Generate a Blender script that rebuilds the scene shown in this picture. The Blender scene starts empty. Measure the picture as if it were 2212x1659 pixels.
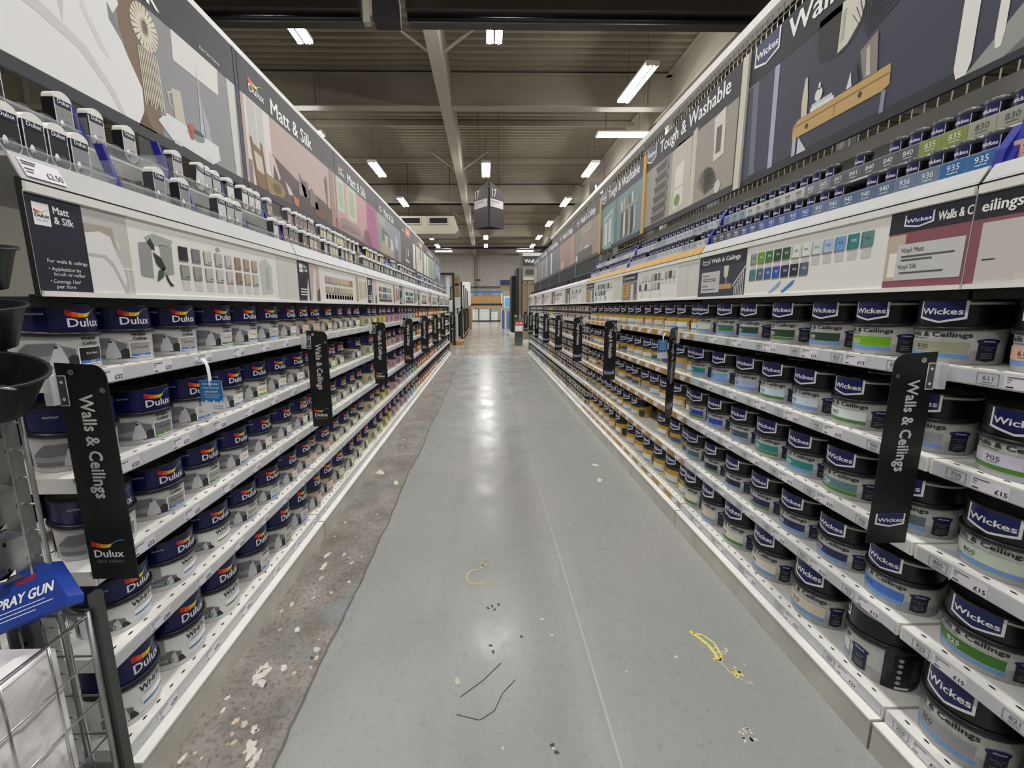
import bpy, math, random
from mathutils import Matrix, Vector
random.seed(17)
SC = bpy.context.scene
C = SC.collection

# ------------------------------------------------------------------ camera, world, exposure
W_, H_ = 2212.0, 1659.0
F_, CX_, CY_ = 835.0, 1065.0, 795.0
CAM_H = 1.37
YAW, PITCH, ROLL = math.radians(1.0292), math.radians(8.9148), math.radians(-0.27)
fw = Vector((math.sin(YAW)*math.cos(PITCH), math.cos(YAW)*math.cos(PITCH), -math.sin(PITCH)))
rt = fw.cross(Vector((0, 0, 1))).normalized()
up = rt.cross(fw)
cr, sr = math.cos(ROLL), math.sin(ROLL)
rt, up = rt*cr + up*sr, up*cr - rt*sr
cam = bpy.data.cameras.new('camera')
cam.sensor_fit = 'HORIZONTAL'; cam.sensor_width = 36.0
cam.lens = F_/W_*36.0
cam.shift_x = (W_/2-CX_)/W_
cam.shift_y = (CY_-H_/2)/W_
cam.clip_start = 0.02; cam.clip_end = 200
co = bpy.data.objects.new('camera', cam); C.objects.link(co)
m3 = Matrix((rt, up, -fw)).transposed()
co.matrix_world = Matrix.Translation((0, 0, CAM_H)) @ m3.to_4x4()
SC.camera = co
SC.view_settings.view_transform = 'Standard'
SC.view_settings.look = 'None'
SC.view_settings.gamma = 1.0
SC.view_settings.exposure = 1.3
SC.view_settings.use_curve_mapping = False
SC.cycles.max_bounces = 6
SC.cycles.diffuse_bounces = 4
SC.cycles.glossy_bounces = 3
SC.cycles.transmission_bounces = 4
SC.cycles.transparent_max_bounces = 8
SC.cycles.use_denoising = True
SC.cycles.sample_clamp_indirect = 6.0
wd = bpy.data.worlds.new('hall_air'); SC.world = wd; wd.use_nodes = True
wd.node_tree.nodes['Background'].inputs[0].default_value = (0.95, 0.97, 1.0, 1)
wd.node_tree.nodes['Background'].inputs[1].default_value = 0.05
LAMP = 48.0          # emission of the strip lights

# ------------------------------------------------------------------ materials
def lin(c):
    if isinstance(c, str):
        c = [int(c[i:i+2], 16)/255 for i in (0, 2, 4)]
    return [x/12.92 if x <= .04045 else ((x+.055)/1.055)**2.4 for x in c]
MATS = {}
def M(hexc, rough=.5, metal=0., spec=.5, emit=0., noise=0., nscale=8., trans=0., alpha=1., key=''):
    k = (hexc, rough, metal, spec, emit, noise, nscale, trans, alpha, key)
    if k in MATS: return MATS[k]
    m = bpy.data.materials.new('mat_'+hexc); m.use_nodes = True
    nt = m.node_tree; b = nt.nodes['Principled BSDF']
    col = lin(hexc)+[1]
    b.inputs['Base Color'].default_value = col
    b.inputs['Roughness'].default_value = rough
    b.inputs['Metallic'].default_value = metal
    b.inputs['Specular IOR Level'].default_value = spec
    b.inputs['Transmission Weight'].default_value = trans
    b.inputs['Alpha'].default_value = alpha
    if emit:
        b.inputs['Emission Color'].default_value = col
        b.inputs['Emission Strength'].default_value = emit
    if noise:
        tc = nt.nodes.new('ShaderNodeNewGeometry'); n = nt.nodes.new('ShaderNodeTexNoise')
        n.inputs['Scale'].default_value = nscale; n.inputs['Detail'].default_value = 5
        r = nt.nodes.new('ShaderNodeMapRange'); r.inputs[1].default_value = .3; r.inputs[2].default_value = .7
        r.inputs[3].default_value = 1-noise; r.inputs[4].default_value = 1+noise*.6
        mx = nt.nodes.new('ShaderNodeMix'); mx.data_type = 'RGBA'; mx.blend_type = 'MULTIPLY'; mx.inputs[0].default_value = 1
        nt.links.new(tc.outputs['Position'], n.inputs['Vector']); nt.links.new(n.outputs[0], r.inputs[0])
        mx.inputs[6].default_value = col; nt.links.new(r.outputs[0], mx.inputs[7])
        nt.links.new(mx.outputs[2], b.inputs['Base Color'])
    MATS[k] = m
    return m
WHITE = M('efeeea', .45, noise=.05, nscale=14)
SHELF = M('ecebe6', .4, noise=.05, nscale=20)
STRIP = M('c9ccd0', .35, noise=.05, nscale=30)
KICK = M('c2c0b6', .55, noise=.16, nscale=7)
BLACK = M('0e0f11', .5)
DARK = M('17181a', .6)
HOLE = M('050505', .9)
SOFFIT = M('1b1b1b', .7)
GALV = M('a9adad', .38, metal=.85, noise=.12, nscale=40)
CHROME = M('d8dada', .18, metal=1.0)
NAVY = M('12163c', .35)
TUBNAVY = M('0b1250', .28)
TUBBLK = M('0c0e14', .32)
RING = M('1c1d22', .35)
LID = M('0a0a0d', .35)
INK = M('15161a', .6)
INKG = M('55565c', .6)
PAPER = M('f4f3f6', .55)
TICKET = M('e6e2ea', .5)
LWHITE = M('fafafa', .45)
SIGNGREY = M('38383d', .5)
CLEAR = M('e6eaec', .1, alpha=.12, spec=.8)
BLUEPL = M('1b2390', .35)
GREEN = M('46842c', .45)
BLUE = M('3b78c8', .45)
LBLUE = M('6f9fdc', .45)
SWATB = M('ffffff', .4)
FLAME = [M('d3261f', .4), M('e8641e', .4), M('f2a51c', .4), M('f3dc3a', .4), M('a9c846', .4), M('62b2c4', .4), M('7fb4e0', .4)]

# ------------------------------------------------------------------ mesh builder
_T = {}
def text2d(s, off=0.0):
    k = (s, off)
    if k in _T: return _T[k]
    c = bpy.data.curves.new('lettering', 'FONT'); c.body = s; c.size = 1; c.offset = off; c.resolution_u = 2
    o = bpy.data.objects.new('lettering', c); C.objects.link(o)
    dg = bpy.context.evaluated_depsgraph_get()
    me = bpy.data.meshes.new_from_object(o.evaluated_get(dg))
    v = [(p.co.x, p.co.y) for p in me.vertices]; f = [tuple(p.vertices) for p in me.polygons]
    bpy.data.objects.remove(o); bpy.data.curves.remove(c); bpy.data.meshes.remove(me)
    w = max([p[0] for p in v] or [0])
    _T[k] = (v, f, w)
    return _T[k]
def plane(o, U, V):
    o, U, V = Vector(o), Vector(U), Vector(V); N = U.cross(V)
    return lambda u, v, n=0.: tuple(o+U*u+V*v+N*n)
def cyl(R, taper=0., z0=0.):
    # label on a can that faces local +x; u runs to the right as seen from outside
    return lambda u, v, n=0.: ((R+taper*(v-z0)+n)*math.cos(u/R), (R+taper*(v-z0)+n)*math.sin(u/R), v)
class MB:
    def __init__(s): s.v = []; s.f = []; s.m = []; s.sm = []; s.mats = []
    def mi(s, mat):
        if mat not in s.mats: s.mats.append(mat)
        return s.mats.index(mat)
    def add(s, pts, faces, mat, smooth=False):
        b = len(s.v); s.v.extend(pts); i = s.mi(mat)
        for f in faces: s.f.append([b+k for k in f]); s.m.append(i); s.sm.append(smooth)
    def box(s, x0, x1, y0, y1, z0, z1, mat):
        p = [(x, y, z) for z in (z0, z1) for y in (y0, y1) for x in (x0, x1)]
        s.add(p, [(0, 2, 3, 1), (4, 5, 7, 6), (0, 1, 5, 4), (2, 6, 7, 3), (0, 4, 6, 2), (1, 3, 7, 5)], mat)
    def prism(s, pts, d, mat):
        # pts: list of 3D points of a planar polygon, extruded by vector d
        n = len(pts); d = Vector(d); q = [tuple(Vector(p)+d) for p in pts]
        s.add(list(pts)+q, [tuple(range(n))[::-1], tuple(range(n, 2*n))]+[(i, (i+1) % n, n+(i+1) % n, n+i) for i in range(n)], mat)
    def lathe(s, prof, mat, seg=32, smooth=True, c=(0, 0), tilt=0.):
        n = len(prof); p = []
        for i in range(seg):
            a = 2*math.pi*i/seg
            for r, z in prof: p.append((c[0]+r*math.cos(a), c[1]+r*math.sin(a), z-tilt*math.cos(a)))
        f = []
        for i in range(seg):
            j = (i+1) % seg
            for k in range(n-1): f.append((i*n+k, j*n+k, j*n+k+1, i*n+k+1))
        s.add(p, f, mat, smooth)
    def tube(s, pts, r, mat, seg=6, smooth=True):
        P = [Vector(p) for p in pts]; out = []; n = len(P)
        for i, p in enumerate(P):
            d = (P[min(i+1, n-1)]-P[max(i-1, 0)]).normalized()
            a = d.cross(Vector((0, 0, 1)) if abs(d.z) < .9 else Vector((1, 0, 0))).normalized(); b = d.cross(a)
            for k in range(seg):
                t = 2*math.pi*k/seg; out.append(tuple(p+a*(r*math.cos(t))+b*(r*math.sin(t))))
        f = [(i*seg+k, i*seg+(k+1) % seg, (i+1)*seg+(k+1) % seg, (i+1)*seg+k) for i in range(n-1) for k in range(seg)]
        f += [tuple(range(seg))[::-1], tuple(range((n-1)*seg, n*seg))]
        s.add(out, f, mat, smooth)
    def poly(s, fr, pts, mat, n=.0006):
        s.add([fr(u, v, n) for u, v in pts], [tuple(range(len(pts)))], mat)
    def rect(s, fr, u0, v0, u1, v1, mat, n=.0006, sub=1):
        p = []
        for i in range(sub+1):
            u = u0+(u1-u0)*i/sub; p += [fr(u, v0, n), fr(u, v1, n)]
        s.add(p, [(2*i, 2*i+2, 2*i+3, 2*i+1) for i in range(sub)], mat)
    def strip(s, fr, cols, mat, n=.0006):
        p = []
        for u, a, b in cols: p += [fr(u, a, n), fr(u, b, n)]
        s.add(p, [(2*i, 2*i+2, 2*i+3, 2*i+1) for i in range(len(cols)-1)], mat)
    def ell(s, fr, u, v, ru, rv, mat, n=.0006, seg=20):
        s.poly(fr, [(u+ru*math.cos(2*math.pi*i/seg), v+rv*math.sin(2*math.pi*i/seg)) for i in range(seg)], mat, n)
    def text(s, fr, t, u, v, h, mat, n=.001, width=None, bold=.0, al='l', rot=False):
        vs, fs, w = text2d(t)
        k = h/.69; kx = (width/w) if width else k
        o = 0 if al == 'l' else (-w*kx/2 if al == 'c' else -w*kx)
        if rot: pts = [fr(u+y*k, v-(x*kx+o), n) for x, y in vs]
        else: pts = [fr(u+x*kx+o, v+y*k, n) for x, y in vs]
        s.add(pts, fs, mat)
        if bold:
            d = bold*h*1.5
            for q, (du, dv) in enumerate(((d, 0), (-d, 0), (0, d*.6), (0, -d*.6))):
                m = n+.00004*(q+1)
                if rot: pts = [fr(u+y*k+du, v-(x*kx+o)+dv, m) for x, y in vs]
                else: pts = [fr(u+x*kx+o+du, v+y*k+dv, m) for x, y in vs]
                s.add(pts, fs, mat)
    def join(s, o, mat4=None):
        b = len(s.v)
        s.v.extend([tuple(mat4 @ Vector(p)) for p in o.v] if mat4 else o.v)
        idx = [s.mi(m) for m in o.mats]
        for f, m, q in zip(o.f, o.m, o.sm): s.f.append([b+k for k in f]); s.m.append(idx[m]); s.sm.append(q)
    def mesh(s, name):
        me = bpy.data.meshes.new(name); me.from_pydata(s.v, [], s.f)
        for m in s.mats: me.materials.append(m)
        me.polygons.foreach_set('material_index', s.m); me.polygons.foreach_set('use_smooth', s.sm)
        me.update(); return me
def ob(name, me, parent=None, loc=None, rz=None):
    if isinstance(me, MB): me = me.mesh(name)
    o = bpy.data.objects.new(name, me); C.objects.link(o)
    if parent:
        o.parent = parent; KIDS.setdefault(parent.name, []).append(o)
    if loc: o.location = loc
    if rz is not None: o.rotation_euler = (0, 0, rz)
    return o
def tag(o, label=None, cat=None, group=None, kind=None):
    if label: o['label'] = label
    if cat: o['category'] = cat
    if group: o['group'] = group
    if kind: o['kind'] = kind
    return o
def copy_tree(o, parent=None):
    c = o.copy(); C.objects.link(c)
    if parent: c.parent = parent
    for ch in KIDS.get(o.name, []):
        d = copy_tree(ch, c); KIDS.setdefault(c.name, []).append(d)
    return c
KIDS = {}
ORD = ['first', 'second', 'third', 'fourth', 'fifth', 'sixth', 'seventh', 'eighth', 'ninth', 'tenth', 'eleventh', 'twelfth'] + ['%dth' % i for i in range(13, 60)]
SHN = ['bottom', 'fourth', 'middle', 'second', 'top']
SHZ = [.15, .44, .70, .955, 1.213]
PI = math.pi

# ------------------------------------------------------------------ the hall
def floor_mat():
    m = bpy.data.materials.new('sealed_concrete'); m.use_nodes = True
    nt = m.node_tree; N = nt.nodes; L = nt.links; b = N['Principled BSDF']
    g = N.new('ShaderNodeNewGeometry'); sp = N.new('ShaderNodeSeparateXYZ'); L.new(g.outputs['Position'], sp.inputs[0])
    def noise(scale, detail=6, vec=None, rough=.6):
        n = N.new('ShaderNodeTexNoise'); n.inputs['Scale'].default_value = scale; n.inputs['Detail'].default_value = detail
        n.inputs['Roughness'].default_value = rough
        L.new(vec or g.outputs['Position'], n.inputs['Vector']); return n.outputs[0]
    def rng(x, a, b_, c=0., d=1.):
        r = N.new('ShaderNodeMapRange'); L.new(x, r.inputs[0])
        for i, q in enumerate((a, b_, c, d)): r.inputs[i+1].default_value = q
        return r.outputs[0]
    def mix(f, a, b_):
        x = N.new('ShaderNodeMix'); x.data_type = 'RGBA'
        if hasattr(f, 'is_linked'): L.new(f, x.inputs[0])
        else: x.inputs[0].default_value = f
        for q, i in ((a, 6), (b_, 7)):
            if isinstance(q, str): x.inputs[i].default_value = lin(q)+[1]
            else: L.new(q, x.inputs[i])
        return x.outputs[2]
    def mth(op, a, b_):
        x = N.new('ShaderNodeMath'); x.operation = op
        for q, i in ((a, 0), (b_, 1)):
            if isinstance(q, (int, float)): x.inputs[i].default_value = q
            else: L.new(q, x.inputs[i])
        return x.outputs[0]
    base = mix(rng(noise(1.1), .25, .78), '969b97', 'a1a19e')
    base = mix(rng(noise(.55, 3), .48, .78), base, 'a39c9b')
    base = mix(mth('MULTIPLY', rng(noise(38), .56, .72), .35), base, '6d706c')
    # dirty bare strip in front of the shelves on the trolley side
    wob = mth('MULTIPLY', mth('SUBTRACT', noise(.9, 5), .5), .13)
    edge = mth('ADD', sp.outputs[0], wob)
    inner = rng(edge, -.66, -.645, 1., 0.)
    dirt = mix(rng(noise(5.0, 8, rough=.7), .36, .66), '77736d', 'a09b94')
    dirt = mix(mth('MULTIPLY', rng(noise(60, 4), .5, .66), .6), dirt, '4e4a45')
    dirt = mix(mth('MULTIPLY', rng(noise(2.3, 3), .56, .68), .6), dirt, '88969a')
    dirt = mix(mth('MULTIPLY', rng(noise(1.7, 7, None, .7), .55, .68), .55), dirt, '7d6452')
    near = rng(sp.outputs[1], 11.1, 11.15, 1., 0.)
    base = mix(mth('MULTIPLY', inner, near), base, dirt)
    crack = mth('MULTIPLY', rng(mth('ABSOLUTE', mth('ADD', edge, .652), 0.), .002, .008, 1., 0.), near)
    base = mix(mth('MULTIPLY', crack, .7), base, '4b4038')
    # scratches
    mp = N.new('ShaderNodeMapping'); mp.inputs['Scale'].default_value = (3, 22, 1); mp.inputs['Rotation'].default_value = (0, 0, .7)
    L.new(g.outputs['Position'], mp.inputs[0])
    base = mix(mth('MULTIPLY', rng(noise(7.5, 6, mp.outputs[0], .6), .70, .76), .5), base, '5c6461')
    far = mix(rng(noise(.7, 5), .35, .65), 'a39d93', '918c85')
    base = mix(rng(sp.outputs[1], 11.1, 11.14, 0., 1.), base, far)
    line = mth('MULTIPLY', rng(mth('ABSOLUTE', mth('SUBTRACT', sp.outputs[0], .40), 0.), .002, .006, 1., 0.), rng(sp.outputs[1], 8.9, 9.1, 1., 0.))
    base = mix(mth('MULTIPLY', line, .4), base, 'd2d0c6')
    seam = rng(mth('ABSOLUTE', mth('SUBTRACT', sp.outputs[1], 11.12), 0.), .012, .02, 1., 0.)
    base = mix(mth('MULTIPLY', seam, .8), base, '4a4844')
    L.new(base, b.inputs['Base Color'])
    rr = rng(noise(3.0), .3, .7, .20, .36)
    rr = mth('SUBTRACT', rr, mth('MULTIPLY', rng(sp.outputs[1], 11.1, 11.2, 0., 1.), .08))
    rr2 = mth('ADD', rr, mth('MULTIPLY', mth('MULTIPLY', inner, near), .25))
    L.new(rr2, b.inputs['Roughness'])
    b.inputs['Specular IOR Level'].default_value = .45
    bp = N.new('ShaderNodeBump'); bp.inputs['Strength'].default_value = .12; bp.inputs['Distance'].default_value = .004
    L.new(noise(25, 6), bp.inputs['Height']); L.new(bp.outputs[0], b.inputs['Normal'])
    return m
b = MB(); b.box(-16, 16, -7, 44.2, -.2, 0, floor_mat())
FLOOR = tag(ob('floor', b), 'grey sealed concrete floor with a dirty strip along the shelves', 'floor', kind='structure')
# paint spills on the concrete
rs = random.Random(5)
fr = plane((0, 0, 0), (1, 0, 0), (0, 1, 0))
def blob(mb, x, y, r, mat, n, e=1., rr=rs, seg=13, j=.35):
    a0 = rr.random()*6; a1 = rr.random()*6; seg = 26
    def q(i):
        t = 2*PI*i/seg; return r*(1+j*(.6*math.sin(2*t+a0)+.45*math.sin(5*t+a1)+rr.uniform(-.25, .25)))
    mb.poly(fr, [(x+q(i)*math.cos(2*PI*i/seg)*e, y+q(i)*math.sin(2*PI*i/seg)) for i in range(seg)], mat, n)
SPL = [M('dad6cc', .6, noise=.15, nscale=60), M('cfc2b0', .6, noise=.15, nscale=60), M('c9cac6', .6, noise=.1, nscale=60)]
b = MB()
for i in range(75):
    y = 1.0+rs.random()**1.6*7; x = rs.uniform(-.95, -.68)
    blob(b, x, y, rs.choice((.004, .006, .009, .013)), rs.choice(SPL), .0009, e=rs.uniform(.6, 1))
for i in range(40):
    y = 1.0+rs.random()**1.5*8; x = rs.uniform(-.55, 1.1)
    blob(b, x, y, rs.choice((.003, .004, .006)), SPL[0], .0009)
for x, y, r in ((-.86, 1.28, .03), (-.84, 1.25, .018), (-.87, 1.31, .02), (-.75, 1.03, .026), (-.72, 1.0, .02), (-.88, 1.9, .022), (-.9, 2.0, .02), (.9, 2.9, .03), (.95, 3.2, .03), (-.9, 3.1, .04), (-.72, 2.9, .03)):
    blob(b, x, y, r, SPL[0], .0008, e=.7, j=.6)
def pline(mb, pts, w, mat, n=.001):
    for (x0, y0), (x1, y1) in zip(pts, pts[1:]):
        d = Vector((x1-x0, y1-y0)); q = Vector((-d.y, d.x)).normalized()*w
        mb.poly(fr, [(x0-q.x, y0-q.y), (x1-q.x, y1-q.y), (x1+q.x, y1+q.y), (x0+q.x, y0+q.y)], mat, n)
def world_arc(cx, cy, r, a0, a1, n=14): return [(cx+r*math.cos(a0+(a1-a0)*i/n), cy+r*math.sin(a0+(a1-a0)*i/n)) for i in range(n+1)]
TAN = M('c3b596', .6); YEL = M('e8d873', .6); GRN = M('3c4a44', .7); SAGE = M('c3bfa6', .6)
pline(b, world_arc(-.055, 1.80, .055, 1.2, 5.6), .006, TAN); pline(b, world_arc(-.005, 1.91, .03, 0, 6.28), .004, TAN); pline(b, [(-.04, 1.855), (-.02, 1.9)], .006, TAN)
blob(b, -.115, 1.24, .012, SAGE, .0009); blob(b, .24, 1.52, .007, SPL[0], .0009)
pline(b, [(.86, 1.44), (.88, 1.41), (.90, 1.37), (.905, 1.33), (.90, 1.30)], .007, YEL); pline(b, [(.87, 1.43), (.905, 1.42), (.93, 1.38), (.925, 1.32), (.905, 1.30)], .004, YEL)
pline(b, [(.885, 1.31), (.905, 1.295), (.92, 1.31)], .004, YEL); pline(b, [(.905, 1.295), (.915, 1.25), (.95, 1.21), (.97, 1.20), (.965, 1.215)], .0016, SPL[0])
for i in range(9): blob(b, .945+rs.uniform(-.018, .018), 1.245+rs.uniform(-.012, .012), .006, YEL, .0009)
for i in range(14): blob(b, .94+rs.uniform(-.025, .025), 1.345+rs.uniform(-.018, .018), .004, SPL[0], .0009)
for i in range(20): blob(b, .83+rs.uniform(-.025, .025), 1.04+rs.uniform(-.025, .02), .004, SPL[0], .0009)
pline(b, [(-.1, 1.18), (-.02, 1.24), (.05, 1.31)], .0018, GRN); pline(b, [(-.11, 1.12), (-.03, 1.1), (.02, 1.13), (.05, 1.19), (.1, 1.24)], .0015, GRN)
for x, y in ((.02, 1.6), (.05, 1.61), (.0, 1.59), (.03, 1.58), (.02, 1.36), (.01, 1.39), (.2, 1.02), (.21, 1.0), (-.7, 1.35), (-.82, 1.24), (.14, 1.43)):
    blob(b, x, y, .006, GRN, .0009, j=.5)
ob('paint_splatter', b, FLOOR)

# roof: profiled steel deck with ribs across the aisle
DECK = M('8f8777', .6, noise=.06, nscale=3); STEEL = M('a29b8d', .55, noise=.06, nscale=2); STEELL = M('b0aa9e', .5, noise=.05, nscale=2)
b = MB(); pts = []; y = -7.0
while y < 44.2:
    pts += [(y, 7.55), (y+.09, 7.55), (y+.125, 7.64), (y+.205, 7.64), (y+.24, 7.55)]; y += .24
for (ya, za), (yb, zb) in zip(pts, pts[1:]):
    if yb > ya: b.add([(-16, ya, za), (16, ya, za), (16, yb, zb), (-16, yb, zb)], [(0, 3, 2, 1)], DECK)
b.box(-16, 16, -7, 44.2, 7.7, 7.8, DECK)
tag(ob('ceiling', b), 'brown grey profiled steel roof deck with ribs across the aisle', 'ceiling', kind='structure')
def ibeam_x(y, z0, z1, wf, mat):
    b = MB(); b.box(-16, 16, y-wf/2, y+wf/2, z0, z0+.03, mat); b.box(-16, 16, y-wf/2, y+wf/2, z1-.03, z1, mat); b.box(-16, 16, y-.012, y+.012, z0+.03, z1-.03, mat)
    for x in (-12, -8, -4.4, 4.35, 8, 12): b.box(x-.02, x+.02, y-wf/2, y-.012, z0+.03, z1-.03, mat)
    return b
for i, y in enumerate((-1.5, 11.43, 20.9, 30.4, 39.6)):
    tag(ob('roof_beam', ibeam_x(y, 6.68, 7.5, .26, STEEL)), '%s deep steel beam spanning across the hall under the deck' % ['unseen', 'large', 'second', 'third', 'last'][i], 'beam', 'steel beams across the hall', 'structure')
b = MB(); b.box(-1.16, -.88, -7, 43.5, 6.60, 6.9, STEELL); b.box(-.95, -.88, -7, 43.5, 6.9, 7.5, STEEL)
for y in (9.3, 16.5, 26.0, 35):
    for sgn in (-1, 1):
        x0 = -1.02+sgn*.14; b.tube([(x0, y, 6.8), (x0+sgn*1.0, y, 7.5)], .035, STEELL, 6)
tag(ob('roof_tie_beam', b), 'pale steel tie beam running along the hall above the aisle', 'beam', kind='structure')
b = MB(); b.box(4.9, 5.2, -7, 44, 6.6, 6.63, STEEL); b.box(5.04, 5.06, -7, 44, 6.63, 7.5, STEEL); b.box(4.9, 5.2, -7, 44, 7.47, 7.5, STEEL)
b.box(5.0, 5.12, 11.3, 11.5, 0, 6.6, STEEL)
tag(ob('roof_side_beam', b), 'long steel side beam with post above the numbered shelves', 'beam', kind='structure')
b = MB()
for y in (14.1, 17.4, 23.6, 27.0, 33.5): b.box(-16, 16, y-.04, y+.04, 7.38, 7.55, STEEL)
tag(ob('roof_purlins', b), 'thin steel purlins crossing below the roof deck', 'beam', kind='structure')
# walls
WALLM = M('ece8e1', .6, noise=.05, nscale=2)
b = MB(); x = -16.0
while x < 16:
    for p, q in (((x, 44), (x+.16, 44)), ((x+.16, 44), (x+.20, 43.86)), ((x+.20, 43.86), (x+.36, 43.86)), ((x+.36, 43.86), (x+.40, 44))):
        b.add([(p[0], p[1], 0), (q[0], q[1], 0), (q[0], q[1], 7.6), (p[0], p[1], 7.6)], [(0, 1, 2, 3)], WALLM)
    x += .40
b.box(-16, 16, 44.01, 44.2, 0, 7.7, WALLM); b.box(-1.15, -.85, 43.6, 43.95, 0, 7.6, STEELL); b.box(1.9, 4.0, 43.80, 43.85, 4.3, 7.0, WALLM)
WB = tag(ob('wall_back', b), 'pale corrugated end wall of the store with a steel column', 'wall', kind='structure')
b = MB(); b.box(-1.15, -.55, 43.55, 43.6, 4.3, 4.42, BLACK); b.tube([(-16, 43.5, 3.6), (16, 43.5, 3.6)], .06, DARK)
tag(ob('wall_pipe', b), 'dark pipe run along the corrugated end wall', 'pipe', kind='structure')
SIDEW = M('a8a49c', .8, noise=.05)
b = MB(); b.box(-16.2, -16, -7, 44.2, 0, 7.7, SIDEW); tag(ob('wall_left', b), 'plain hall side wall', 'wall', kind='structure')
b = MB(); b.box(16, 16.2, -7, 44.2, 0, 7.7, SIDEW); tag(ob('wall_right', b), 'plain hall side wall', 'wall', kind='structure')
b = MB(); b.box(-16, 16, -7.2, -7, 0, 7.7, SIDEW); tag(ob('wall_front', b), 'plain hall wall behind the viewer', 'wall', kind='structure')

# strip lights
EM = M('fdfbf8', .5, emit=LAMP); EM.cycles.emission_sampling = 'FRONT'; TRAY = M('d6d2c8', .5)
def luminaire(wires=True):
    hb = MB(); hb.box(-.15, .15, -.75, .75, .02, .07, TRAY); hb.box(-.014, .014, -.75, .75, -.04, .02, M('5a5a58', .6))
    hb.box(-.15, .15, -.76, -.745, -.02, .07, TRAY); hb.box(-.15, .15, .745, .76, -.02, .07, TRAY)
    d = []
    for sx in (-1, 1):
        q = MB(); p = []
        for yy in (-.74, .74):
            for i in range(5):
                a = PI+PI*i/4; p.append((sx*.090+.058*math.cos(a), yy, .018+.055*math.sin(a)))
        q.add(p, [(i, 5+i, 6+i, i+1) for i in range(4)], EM); q.add(p, [tuple(range(5)), tuple(range(5, 10))[::-1], (0, 4, 9, 5)], TRAY); d.append(q.mesh('light_diffuser'))
    w = MB()
    for yy in (-.5, .5): w.tube([(0, yy, .07), (0, yy, 1.16)], .004, DARK, 4)
    return hb.mesh('light_housing'), d, w.mesh('suspension_wire')
LH, LD, LW = luminaire()
def place_light(x, y, label, rz=0, z=6.4):
    o = ob('strip_light', LH, None, (x, y, z), rz); tag(o, label, 'ceiling light', 'twin strip lights under the roof')
    ob('light_diffuser', LD[0], o); ob('light_diffuser', LD[1], o); ob('suspension_wire', LW, o)
    return o
place_light(-3.42, 7.6, 'lit twin strip light over the trolley-side signs, just past the dark heater')
place_light(.2, 7.56, 'lit twin strip light over the middle of the aisle, just past the dark heater')
place_light(3.5, 9.7, 'lit twin strip light in front of the large steel beam, numbered-tub side', .06)
place_light(4.07, 12.3, 'lit strip light turned across the aisle beyond the large beam', PI/2)
place_light(-5.45, 12.3, 'strip light turned across, end peeping over the trolley-side signs', PI/2)
rows = [(15.25, ('hanging level with the top of the numbered 17 sign',)), (19.7, 'second row past the large beam'), (24.6, 'third row past the large beam'), (29.2, 'fourth row past the large beam'), (33.1, 'last lengthwise row before the end wall')]
colnm = {-3.95: 'on the trolley side', .05: 'over the aisle centre', 3.92: 'on the numbered-tub side'}
for y, t in rows:
    for x, cn in colnm.items():
        t0 = t if isinstance(t, str) else 'first row past the large beam'
        place_light(x, y, 'small lit strip light %s, %s' % (cn, t0))
place_light(-3.76, 36.2, 'strip light turned across before the end wall, trolley side', PI/2)
place_light(3.6, 36.2, 'strip light turned across before the end wall, numbered-tub side', PI/2)
for y in (2.6, -2.2):
    for x in (-3.5, .2, 3.5): place_light(x, y, 'strip light hanging above the viewer, out of the picture', 0)
# radiant heaters: long dark hoods across the hall
HB = M('211c1a', .35); 
def heater(xa, xb, y, z, h, label):
    b = MB()
    b.prism([(xa, y-.22, z), (xa, y-.10, z+h), (xa, y+.16, z+h), (xa, y+.24, z+.02)], (xb-xa, 0, 0), HB)
    t = ob('radiant_heater', b); tag(t, label, 'heater', 'radiant heaters under the roof')
    q = MB(); q.tube([(xa, y-.05, z-.03), (xb, y-.05, z-.03)], .035, BLACK); ob('burner_tube', q, t)
    q = MB()
    for i in range(3):
        x = xa+(xb-xa)*(i+.5)/3; q.tube([(x, y, z+h), (x, y, 7.52)], .006, DARK, 4)
    ob('suspension_wire', q, t)
heater(-5.6, -1.8, 6.5, 5.6, .3, 'wide dark radiant heater above the trolley-side signs')
heater(-1.12, 5.4, 6.5, 5.6, .3, 'wide dark radiant heater crossing above the aisle')
b = MB(); b.box(-1.62, -1.25, 6.4, 6.65, 5.55, 5.9, BLACK); b.box(-1.76, -1.66, 6.4, 6.5, 5.5, 7.55, STEELL); b.box(-1.66, -1.62, 6.42, 6.48, 5.6, 5.8, STEELL)
t = tag(ob('heater_control_box', b), 'black burner box between the two dark heaters', 'control box')
heater(-15.9, -1.25, 22.2, 6.92, .12, 'slim dark heater beyond the 17 sign, trolley side'); heater(-.85, 4.88, 22.2, 6.92, .12, 'slim dark heater beyond the 17 sign, numbered-tub side')
heater(-15.9, 15.9, 34.6, 6.4, .14, 'distant slim dark heater in front of the corrugated wall')
# air unit
b = MB(); AC = M('9a9587', .5); b.prism([(-3.6, 17, 4.45), (-1.25, 17, 4.45), (-1.12, 17, 4.6), (-1.3, 17, 5.15), (-3.6, 17, 5.15)], (0, 1.2, 0), AC)
t = tag(ob('air_conditioning_unit', b), 'beige hanging air unit with two dark grilles', 'air unit')
for x in (-3.1, -1.95):
    q = MB(); q.box(x-.42, x+.42, 16.97, 17, 4.82, 5.12, AC); q.box(x-.37, x+.37, 16.96, 16.97, 4.87, 5.07, HOLE); ob('air_grille', q, t)
q = MB()
for x in (-3.3, -1.5): q = MB(); q.tube([(x, 17.6, 5.15), (x, 17.6, 7.55)], .012, DARK, 4); ob('hanging_rod', q, t)
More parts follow.
